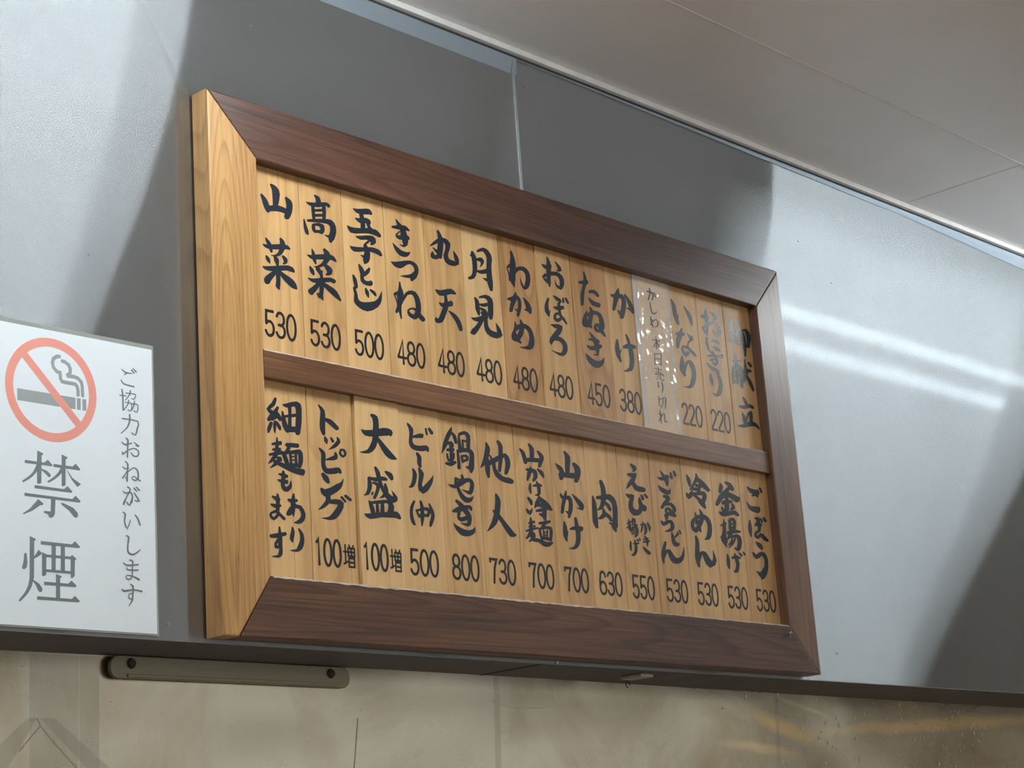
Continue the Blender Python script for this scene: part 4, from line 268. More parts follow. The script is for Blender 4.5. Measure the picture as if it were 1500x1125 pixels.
'L7':'0,5619,-3756,40,23,-26,-57,69,35,-62,-66,98,28,-98,-77,99,15,-101,-75,91,11;0,5430,-3850,35,26,-16,-51,57,34,-40,-63,79,32,-61,-85,81,25,-61,-88,75,21;0,5523,-4014,0,62,70,-50,2,62,66,-53,9,64,59,-59,15,64,55,-62,17,65;0,5795,-3838,38,25,-8,-63,61,36,-45,-66,89,31,-98,-45,99,0,-114,-28,95,-7,-106,-34,82,-5,-94,-38,66,-4;0,5626,-4065,29,-1,-65,-44,64,-2,-95,-43,87,-5,-101,-46,71,-4,-80,-48,43,-3;0,5538,-4127,13,32,29,-43,21,50,22,-59,25,64,16,-65,36,65,-21,-64,79,45,-75,-68,94,19,-97,-50,89,-2,-97,-17,64,-20,-82,-6,46,-19;0,5770,-4096,34,27,-5,-56,53,40,-28,-64,72,42,-47,-61,62,27,-33,-49,37,15;0,5589,-4312,37,1,-56,-37,57,3,-68,-41,68,11,-55,-44,53,14,-32,-41,30,9;0,5725,-4269,28,12,-21,-45,54,22,-48,-53,75,22,-70,-62,76,13,-73,-52,68,6,-73,-24,62,-9,-60,6,23,-34,-43,24,-3,-26,-36,16,-2,-9;0,5656,-4345,-4,19,65,-13,-6,39,56,-34,5,52,30,-47,18,41,21,-35,12,21;0,5523,-4529,43,27,-25,-50,56,34,-43,-52,70,31,-62,-43,69,19,-62,-35,60,13;0,5479,-4693,40,20,-21,-60,61,38,3,-64,-11,59,59,-7,-56,11,63,37,-21,2;0,5751,-4476,43,-3,-83,-41,81,-8,-112,-32,95,-17,-109,-20,61,-19,-73,-23,19,-7;0,5748,-4503,47,33,-11,-77,75,52,-36,-92,95,67,-45,-100,94,68,-43,-91,78,62,-34,-68,50,46,-12,-45,24,24;0,5729,-4618,20,53,15,-55,21,55,13,-58,23,58,12,-61,23,61,11,-63,25,63;0,5690,-4698,-5,30,64,-23,-7,42,64,-33,-7,50,57,-39,-4,48,54,-35,-4,41;0,5837,-4649,74,-2,-98,-34,95,0,-109,-41,107,13,-91,-50,85,20,-60,-50,53,14;0,5745,-4733,17,26,-2,-32,21,32,-5,-38,25,38,-10,-45,29,45,-14,-51,33,51;0,5549,-4794,30,5,-40,-34,52,7,-60,-41,67,8,-73,-58,70,7,-75,-62,67,6;0,5509,-4883,-4,20,37,-14,-6,24,38,-19,-6,29,39,-24,-8,35,41,-29,-9,39;0,5509,-4930,-1,20,35,-16,-1,23,35,-19,-2,25,35,-21,-1,28,35,-23,-1,30;0,5459,-4999,-11,23,73,-6,-14,31,74,-16,-11,39,72,-23,-5,35,68,-18,-2,25;0,5525,-4962,68,-12,-89,-24,65,-13,-86,-18,55,-20,-78,-8,35,-20,-62,-9,19,-13;0,5565,-5005,39,21,-31,-41,62,22,-62,-32,69,-10,-98,-27,43,-20,-90,-32,22,-11;0,5520,-5015,43,14,-34,-64,62,24,-31,-72,57,48,18,-58,23,55,39,-54,32,50,13,-73,54,56,3,-82,45,71,26,-71,7,71,53,-55,-18,57,58,-32,-27,35,53,-9,-16,15;0,5725,-4868,1,31,55,-30,1,43,60,-38,-5,51,69,-33,-11,44,73,-22,-9,34;0,5809,-4847,57,-18,-68,5,55,-18,-66,5,53,-18,-64,4,51,-17,-62,4,49,-17;0,5708,-4938,45,10,-42,-48,50,10,-44,-49,53,14,-38,-50,49,15,-32,-49,44,15;0,5763,-4941,-6,40,55,-29,-4,40,52,-32,1,41,48,-38,14,45,11,-47,52,38,-50,-53,70,13,-74,-49,69,6,-74,-52,65,4,-74,-54,61,3;0,5797,-4947,34,5,-35,-29,34,5,-36,-29,36,5,-37,-29,37,5,-39,-29,38,5;0,5875,-4938,34,2,-39,-27,35,2,-40,-26,36,2,-41,-26,37,2,-42,-27,38,2;0,5779,-5075,18,46,21,-48,17,48,21,-50,18,49,20,-52,19,51,20,-53,19,53;0,5824,-4982,2,19,12,-17,2,18,12,-17,2,19,13,-18,2,19,12,-17,2,18;0,5820,-5020,2,18,12,-17,2,19,12,-18,2,19,12,-17,2,18,13,-17,2,19',
'L8':'0,6363,-3772,41,23,-27,-63,80,39,-75,-75,119,31,-123,-86,121,14,-128,-80,111,11,-114,-68,104,12,-106,-66,95,11;0,6160,-3954,12,8,12,-48,47,33,-22,-69,75,51,-48,-73,87,47,-72,-64,95,22,-102,-56,94,4,-110,-50,92,0;0,6240,-4141,20,76,53,-72,20,75,54,-72,19,76,53,-75,21,81,52,-80,23,87;0,6539,-3938,65,43,-44,-73,90,53,-79,-78,122,48,-121,-74,138,27,-140,-61,135,9,-143,-54,115,-2,-128,-51,92,-4;0,6339,-4332,31,0,-58,-42,56,-1,-83,-42,76,-4,-101,-45,78,-5,-101,-50,76,-2,-93,-59,73,1,-88,-63,69,2;0,6213,-4396,38,13,-33,-46,54,27,-16,-59,29,53,48,-48,7,61,37,-56,52,61,-43,-76,88,31,-80,-68,88,15,-95,-59,92,6,-106,-55,92,1,-104,-50,78,-3,-91,-48,60,-3;0,6414,-4622,-45,-50,19,51,-36,-39,10,40,-26,-29,0,30,-16,-18,-9,20,-8,-8;0,6473,-4369,19,12,17,-54,43,28,-7,-69,65,41,-31,-82,86,50,-58,-83,101,48,-81,-69,101,28,-70,-14,31,-44,-60,36,-12,-32,-59,25,-4,-8;0,6247,-4790,39,8,-51,-48,70,13,-80,-53,94,13,-100,-61,100,13,-98,-64,94,17,-75,-59,73,18,-48,-54,46,12;0,6325,-4980,-60,5,63,16,-47,3,50,18,-34,2,38,18,-22,2,25,19,-9,1;0,6483,-4720,64,13,-64,-57,75,15,-75,-61,87,19,-81,-67,96,22,-92,-70,103,19,-103,-70,105,13,-110,-63,102,5,-114,-49,96,-6,-113,-27,80,-23,-98,3,46,-38,-73,20,15,-38,-55,23,0,-25,-48,12,-1,-8;0,6383,-4888,-7,30,67,-23,-8,46,61,-44,7,64,49,-67,25,71,39,-76,31,75',
'L9':'0,6913,-4349,33,8,-40,-59,68,16,-75,-68,98,18,-103,-80,109,17,-113,-83,114,16,-120,-85,122,18,-121,-82,122,23,-104,-66,104,26,-80,-60,79,23;0,7100,-4126,79,28,-67,-70,94,30,-85,-73,107,25,-107,-81,114,18,-118,-76,115,12,-124,-63,112,5,-125,-49,102,-5,-118,-31,87,-16,-103,-11,57,-30,-82,6,23,-27,-60,0,5,-9;0,7010,-4378,1,43,63,-41,2,57,67,-53,-3,69,79,-59,4,81,45,-79,57,87,-21,-101,102,65,-67,-97,112,39,-101,-97,117,23,-119,-93,120,16,-127,-85,119,12,-129,-73,120,11,-128,-51,126,12,-133,-44,132,13;0,7161,-4413,37,28,-8,-53,53,37,-28,-60,71,39,-47,-64,71,31,-45,-60,62,25;0,7118,-4520,49,14,-51,-51,77,18,-84,-41,95,-2,-112,-13,74,-34,-98,14,42,-45,-69,24,13,-34,-52,11,2,-10;0,7127,-4601,62,60,-6,-77,59,54,-14,-69,63,44,-41,-60,67,31,-49,-52,62,25;0,7331,-4677,115,-4,-135,-35,124,0,-134,-44,125,18,-98,-53,89,28,-54,-50,48,16;0,7401,-4713,-71,-56,24,67,-51,-42,4,51,-28,-30,-12,29,-10,-20,-23,15,-3,-9',
'L10':'0,7842,-3776,31,24,-7,-57,65,46,-50,-69,100,50,-93,-57,104,20,-91,-21,65,-16,-65,7,21,-25,-42,6,5,-9;0,7758,-3938,16,28,24,-46,28,56,26,-65,14,73,49,-57,-7,59,61,-35,-7,37;0,7901,-3905,80,-8,-113,-36,91,-12,-123,-24,92,-26,-129,-5,81,-37,-124,-1,76,-31,-106,-16,53,-17,-75,-29,17,-6;0,7837,-4057,79,34,-55,-81,93,46,-49,-92,81,71,2,-85,42,84,24,-84,35,85,-7,-83,43,77,-18,-74,39,67;0,7680,-4229,14,9,1,-42,48,36,-5,-65,30,67,37,-54,-1,62,-4,-42,82,29,-103,-50,86,-8,-124,-46,98,-5,-116,-51,104,10,-103,-67,107,35,-73,-90,109,67,-37,-106,66,98,41,-84,-27,84,108,-40,-80,45,121,8,-103,9,116,44,-104,-14,92,61,-95,-25,77,61,-86,-22,74,40,-67,-12,55,28,-43,-7;0,7998,-4371,52,37,-21,-66,73,50,-54,-70,100,48,-97,-45,99,10,-94,-18,75,-4;0,8026,-4225,49,18,-45,-30,54,20,-49,-32,57,22,-53,-33,62,23,-57,-35,65,25;0,8108,-4212,50,30,-39,-38,50,30,-39,-38,49,30,-38,-38,49,31,-38,-39,49,31;0,7694,-4609,25,3,-36,-59,40,6,-47,-54,51,8,-46,-38,48,11,-40,-32,42,10;0,7656,-4681,-9,14,36,-4,-10,15,37,-6,-10,17,37,-7,-11,17,38,-8,-12,19;0,7694,-4610,26,4,-31,-46,40,7,-43,-48,51,10,-41,-56,49,10,-41,-39,41,0,-24,12,-24,-19,1,30,-20,-13;0,7655,-4681,-8,14,38,-5,-10,17,39,-8,-11,19,40,-10,-12,22,42,-12,-14,23;0,7641,-4747,-12,12,41,1,-13,14,43,0,-14,15,44,-2,-15,16,44,-2,-16,17;0,7773,-4596,43,4,-45,-18,43,4,-44,-19,42,4,-44,-18,42,4,-44,-18,42,4;0,7799,-4609,-10,19,34,-12,-3,24,3,-20,39,17,-39,-40,43,6,-46,-43,43,5;0,7790,-4638,-1,16,16,-14,-2,16,16,-13,-2,16,16,-13,-2,16,16,-14,-2,16;0,7772,-4688,8,22,19,-24,8,25,19,-26,9,28,18,-29,10,30,17,-32,11,34;0,7771,-4705,32,-13,-45,2,31,-14,-45,2,32,-13,-45,2,32,-13,-45,2,32,-14;0,7774,-4719,39,-4,-51,-18,35,-5,-47,-14,28,-9,-44,-5,19,-12,-39,-2,15,-11;0,7808,-4715,7,22,17,-26,17,31,-8,-36,49,29,-43,-46,64,17,-63,-42,68,5,-81,-34,67,-4,-82,-22,59,-12,-66,-2,39,-17,-48,3,21,-13;0,7821,-4725,22,-5,-43,-20,21,-5,-41,-20,20,-4,-40,-20,18,-5,-39,-20,18,-4;0,7844,-4744,17,-4,-34,-15,19,-4,-36,-15,20,-5,-37,-14,21,-5,-37,-14,21,-5;0,8016,-4613,25,1,-40,-34,41,2,-56,-36,50,-1,-66,-39,43,-3,-61,-41,32,-3;0,7971,-4674,-10,19,53,-5,-8,22,36,-17,12,28,-5,-36,45,23,-40,-41,59,15,-58,-47,63,9,-66,-42,59,2,-67,-24,49,-6,-61,-16,38,-7;0,8118,-4630,41,16,-24,-50,52,19,-39,-48,59,16,-55,-35,50,5,-48,-25,34,1;0,7681,-4943,42,4,-52,-35,52,4,-59,-36,59,7,-56,-35,53,8,-47,-35,42,7;0,7787,-4911,25,7,-21,-45,43,11,-43,-48,60,10,-64,-50,66,6,-75,-41,65,-3,-83,-22,60,-15,-77,-2,42,-27,-57,16,16,-29,-41,17,7,-20;0,7761,-4972,1,22,31,-19,1,23,30,-19,1,24,31,-21,1,26,31,-22,1,27;0,7846,-4906,36,19,-30,-23,34,18,-28,-23,33,18,-27,-22,31,17,-25,-21,29,16;0,7894,-4885,40,16,-36,-20,38,15,-34,-20,36,14,-31,-18,33,13,-29,-17,32,12;0,8036,-4830,23,11,-11,-39,43,18,-33,-45,59,16,-50,-51,51,9,-43,-49,35,5;0,8003,-4885,-4,21,34,-14,-4,21,35,-15,-4,21,34,-14,-3,21,34,-15,-4,21;0,7997,-4929,-4,27,40,-20,-3,28,40,-22,-4,29,41,-23,-4,31,41,-24,-4,32;0,7978,-4999,29,15,-13,-41,44,25,-23,-50,54,34,-19,-56,55,39,-17,-60,56,42',
'L11':'0,8534,-3788,24,12,-1,-48,42,23,-19,-59,62,34,-34,-72,86,46,-66,-77,111,42,-96,-67,96,20,-81,-52,63,10;0,8472,-3905,18,22,19,-41,28,41,33,-50,-2,55,80,-34,-32,57,86,-36,-22,62,28,-58,24,60,-8,-56,32,46;0,8772,-3802,54,14,-52,-30,58,15,-56,-31,62,17,-61,-33,67,18,-65,-34,72,19;0,8855,-3774,62,20,-58,-31,64,20,-61,-32,67,21,-63,-33,68,22,-65,-34,71,23;0,8463,-4020,18,10,-2,-51,56,34,-27,-72,76,59,-16,-84,68,71,-6,-83,53,73,2,-76,10,75,54,-50,-68,41,86,-3,-62,11,62,22,-24,3;0,8564,-4183,19,34,11,-47,34,54,-10,-65,55,66,-33,-68,77,52,-68,-41,85,-4,-116,-15,71,-32,-128,-6,76,-35,-118,-10,67,-26,-104,-20,47,-17;0,8598,-4315,-4,43,71,-32,2,48,45,-44,35,51,-6,-68,69,43,-47,-67,84,33,-77,-52,90,15,-87,-18,66,-27,-73,29,12,-53,-49,47,0,-55;0,8797,-4392,-76,-41,25,77,-65,-39,10,68,-43,-43,-24,40,10,-39,-61,5,58,-4,-59,-38,63,19,-34,-58,50,39,8,-52,23,59,26,-61,33,68,9,-72,46,61,5,-65,40,50;0,8555,-4462,36,21,-30,-44,68,35,-68,-45,97,21,-91,-29,70,-5,-66,-18,32,-4;0,8453,-4568,31,16,-23,-49,62,37,-16,-66,26,68,47,-47,-37,53,80,-30,-33,47,66,-35,-9,53,18,-49,52,52,-41,-67,87,34,-80,-60,98,17,-106,-37,95,-11,-106,-4,51,-45,-101,19,11,-36,-89,5,2,-11;0,8681,-4718,36,8,-40,-43,59,13,-62,-48,80,16,-81,-55,91,20,-82,-61,93,34,-62,-69,86,57,-31,-77,41,72,24,-54,-28,49,57,-23,-25,26;0,8804,-4716,49,-25,-63,12,45,-22,-59,9,40,-20,-54,7,36,-18,-49,5,30,-15;0,8822,-4691,25,10,-21,-18,27,11,-23,-18,30,11,-26,-19,32,12,-28,-20,34,13;0,8871,-4666,34,11,-31,-21,37,12,-33,-22,39,12,-35,-23,41,13,-38,-23,44,14;0,8496,-4872,50,-4,-82,-40,69,-5,-99,-43,84,-3,-111,-56,91,0,-107,-61,88,6,-80,-60,68,10,-52,-59,44,7;0,8489,-5104,-65,8,91,32,-68,10,91,18,-60,23,82,-11,-27,45,23,-43,57,50,-53,-72,98,37,-84,-80,116,44,-87,-90,122,60,-67,-101,92,86,4,-93,14,92,75,-68,-46,71,113,-28,-78,38,118,19,-74,9,86,61,-47,-1,50,74,-14,0',
'L12':'0,9177,-3782,35,12,-33,-59,73,24,-69,-67,100,30,-86,-63,89,22,-71,-54,65,14;0,9126,-4085,49,24,-41,-62,84,46,-16,-78,2,80,77,-30,-96,27,118,15,-81,14,90,18,-55,8,60,23,-25,4;0,9412,-3738,36,10,-44,-45,70,14,-82,-43,89,-1,-117,-37,75,-16,-115,-33,60,-16,-104,-32,51,-16,-98,-33,44,-14;0,9408,-3810,61,37,-16,-88,93,57,-39,-105,111,71,-33,-108,96,64,-12,-97,72,49;0,9389,-3936,27,47,2,-51,29,50,-1,-53,31,52,-2,-56,33,56,-4,-60,34,59;0,9314,-3998,23,47,13,-51,26,53,11,-57,29,58,8,-62,31,64,6,-69,34,71;0,9278,-4065,3,23,74,-24,6,41,71,-41,5,57,71,-49,10,66,23,-63,66,66,-69,-73,113,29,-116,-53,110,2,-129,-34,102,-12,-133,-27,99,-16;0,9286,-4081,52,40,5,-64,51,38,1,-65,57,38,-23,-77,87,52,-56,-89,112,60,-73,-83,97,47,-54,-67,67,31;0,9301,-4356,36,9,-36,-50,52,12,-53,-50,65,11,-68,-48,70,10,-74,-46,74,9;0,9421,-4299,35,14,-25,-52,64,23,-62,-58,92,19,-102,-59,104,6,-124,-50,105,-8,-140,-41,97,-18,-139,-28,91,-24,-129,-7,88,-39,-82,37,2,-78,-1,77,-81,-58,54,71,-87,-30,81,61,-89,-12,99,48,-87,5,105,15,-66,28,104,-7,-46,42,117,-13,-33,54,97,-38,8,69,39,-74,60,68,-16,-85,90,54,-61,-86,106,38,-91,-81,112,23,-118,-76,118,10,-134,-66,119,4,-137,-48,116,-8,-127,-17,80,-36,-95,18,17,-38,-61,12,1,-8;0,9343,-4573,91,24,-78,-40,77,20,-65,-37,64,17,-51,-33,50,13,-38,-29,37,10;0,9340,-4514,-17,42,43,-34,-16,41,43,-33,-17,41,44,-33,-17,41,43,-33,-16,41;0,9252,-4731,54,15,-50,-53,74,18,-74,-57,91,14,-103,-66,102,9,-117,-71,109,9,-122,-79,119,12,-123,-83,119,18,-101,-76,95,18,-69,-71,63,13;0,9346,-5075,-88,5,113,49,-84,8,106,25,-67,29,71,-32,10,64,-8,-69,93,59,-82,-87,125,46,-102,-94,137,53,-99,-111,144,73,-52,-120,57,109,80,-59,-98,52,145,24,-100,0,78,76,-60,-11,20,88,-15,-3',
'L13':'0,10016,-3827,48,12,-60,-42,87,20,-99,-42,114,10,-123,-36,101,-5,-112,-30,80,-6;0,10154,-3797,32,35,11,-55,53,53,-22,-72,88,60,-62,-82,103,49,-72,-78,97,44;0,10272,-3818,61,-35,-133,-9,67,-37,-141,-8,75,-40,-154,-6,92,-44,-170,-13,111,-37,-171,-33,103,-25,-154,-46,80,-18;0,10130,-3965,64,54,-15,-80,77,65,-19,-92,85,77,-6,-106,91,88,-6,-116,98,96;0,10057,-4042,6,35,30,-33,6,38,29,-36,7,42,29,-39,7,44,29,-42,7,47;0,10057,-4149,-26,51,79,-38,-25,60,73,-48,-5,68,67,-55,10,59,65,-44,9,41;0,10129,-4018,77,10,-96,-79,105,14,-122,-78,125,13,-137,-67,123,8,-132,-62,113,7;0,9996,-4212,54,21,-47,-34,58,23,-51,-36,62,24,-56,-38,67,26,-60,-39,72,28;0,10273,-4128,56,19,-56,-49,87,24,-90,-32,98,-10,-101,7,39,-41,-73,19,19,-30;0,9929,-4284,25,21,3,-53,52,55,9,-77,31,83,64,-70,-2,78,90,-57,-8,68,83,-52,-2,69,51,-61,35,71,-10,-74,69,53,-31,-65,60,39;0,10023,-4384,29,3,-48,-53,60,7,-76,-59,86,12,-92,-68,94,12,-101,-59,94,3,-109,-27,85,-13,-107,-9,80,-20;0,9938,-4499,-10,20,48,-11,-12,25,50,-16,-15,30,53,-21,-17,36,55,-27,-19,41;0,10158,-4382,77,8,-82,-40,77,7,-82,-40,76,7,-82,-40,77,7,-82,-40,77,7;0,10206,-4415,-62,27,98,3,-52,29,65,-18,-1,46,2,-50,66,38,-55,-57,87,17,-96,-67,86,6,-106,-71,86,4;0,10207,-4456,-7,28,26,-23,-7,27,25,-23,-7,28,26,-23,-7,27,25,-23,-7,28;0,10174,-4549,1,69,24,-65,1,69,24,-66,1,69,24,-65,1,69,23,-65,2,69;0,10098,-4613,-13,42,106,-25,-14,55,98,-39,0,63,80,-49,12,50,74,-37,9,30;0,9906,-4675,32,17,-22,-51,74,37,-59,-69,105,43,-60,-80,77,27,-20,-69,27,10;0,9993,-4535,75,3,-103,-61,98,6,-116,-65,115,18,-99,-66,106,29,-80,-68,92,28;0,10160,-4562,81,-18,-113,-19,79,-18,-106,-15,71,-19,-88,-8,51,-16,-65,-9,29,-10;0,10138,-4669,-8,33,116,-14,-6,45,82,-37,26,59,-13,-70,91,48,-85,-69,115,26,-116,-60,117,10,-130,-51,114,1,-133,-42,113,-10,-109,0,47,-56,-49,54,-39,-45,-21,46,-18,-16;0,10201,-4645,28,0,-57,-40,51,-2,-76,-31,57,-12,-84,-14,36,-18,-69,-11,18,-11;0,10278,-4636,35,-4,-74,-41,51,-7,-90,-34,54,-16,-103,-26,39,-18,-95,-27,26,-13;0,10020,-4942,48,8,-55,-47,69,12,-75,-49,86,12,-90,-50,90,11,-90,-48,86,13,-73,-41,68,14,-52,-37,47,10;0,10220,-4904,29,7,-33,-48,60,15,-60,-56,84,24,-69,-60,92,26,-81,-58,96,16,-102,-55,95,4,-110,-42,92,-4,-108,-16,86,-21,-85,17,36,-48,-40,40,-15,-37,-21,27,-7,-11;0,10149,-4991,-12,26,61,-20,-13,43,54,-40,9,58,43,-55,25,50,41,-48,20,35;0,10338,-4890,30,19,-8,-36,40,25,-23,-39,49,26,-37,-32,44,16,-31,-22,28,9;0,10446,-4868,34,16,-28,-24,38,17,-33,-26,43,20,-37,-28,47,21,-42,-30,52,24',
'L14':'0,10731,-3795,23,15,6,-57,61,40,-16,-79,75,67,-6,-87,71,87,-32,-93,108,80,-88,-83,109,37,-77,-54,60,15;0,10949,-3859,29,-52,-56,38,24,-44,-51,30,20,-36,-47,22,16,-28,-43,14,11,-20;0,10993,-3820,39,14,-34,-27,43,16,-38,-28,48,17,-43,-30,52,19,-48,-31,58,20;0,11063,-3793,57,21,-50,-32,58,20,-51,-32,58,21,-51,-33,58,21,-51,-33,58,21;0,10684,-4038,15,6,-4,-58,54,22,-27,-72,76,49,-11,-79,65,79,4,-93,55,97,6,-103,45,105,11,-106,41,110;0,10703,-4335,40,5,-69,-71,83,10,-101,-76,109,16,-96,-76,87,15,-63,-71,49,9;0,10863,-4295,11,30,27,-38,25,48,-11,-55,70,53,-68,-56,98,24,-95,-32,81,-10,-107,-13,61,-25,-105,-7,54,-26;0,10855,-4409,6,36,36,-34,7,40,34,-38,8,45,34,-44,8,50,33,-48,9,54;0,11014,-4281,39,12,-36,-23,44,13,-41,-25,48,15,-46,-26,54,17,-51,-28,58,18;0,11084,-4269,54,24,-46,-34,57,25,-48,-36,59,26,-51,-36,62,27,-53,-38,64,28;0,10897,-4318,98,25,-83,-67,94,22,-83,-62,90,17,-90,-54,89,8,-96,-33,77,-15,-99,3,44,-35,-88,14,49,-29,-86,-4,71,-10,-84,-28,78,19,-50,-54,64,37,11,-53,-14,44,79,-4,-63,27,75,-12,0,58,0,-72,84,52,-43,-82,86,53,-35,-71,69,51,-19,-64,55,42;0,10818,-4674,22,15,1,-50,65,44,-44,-73,103,60,-78,-76,105,52,-74,-66,87,41;0,10704,-4859,43,20,-21,-67,78,42,-14,-82,32,77,68,-43,-70,53,112,-24,-52,55,69,-51,12,71,-6,-70,87,60,-58,-81,102,36,-78,-77,99,20,-104,-74,104,8,-128,-64,115,-3,-160,-37,138,-21,-187,-21,161,-23,-182,-25,147,-15,-151,-22,110,-12,-104,-6,71,-12,-62,-2,34,-7;0,10931,-5146,-91,-73,49,77,-71,-57,29,61,-51,-41,9,45,-30,-25,-12,28,-10,-8',
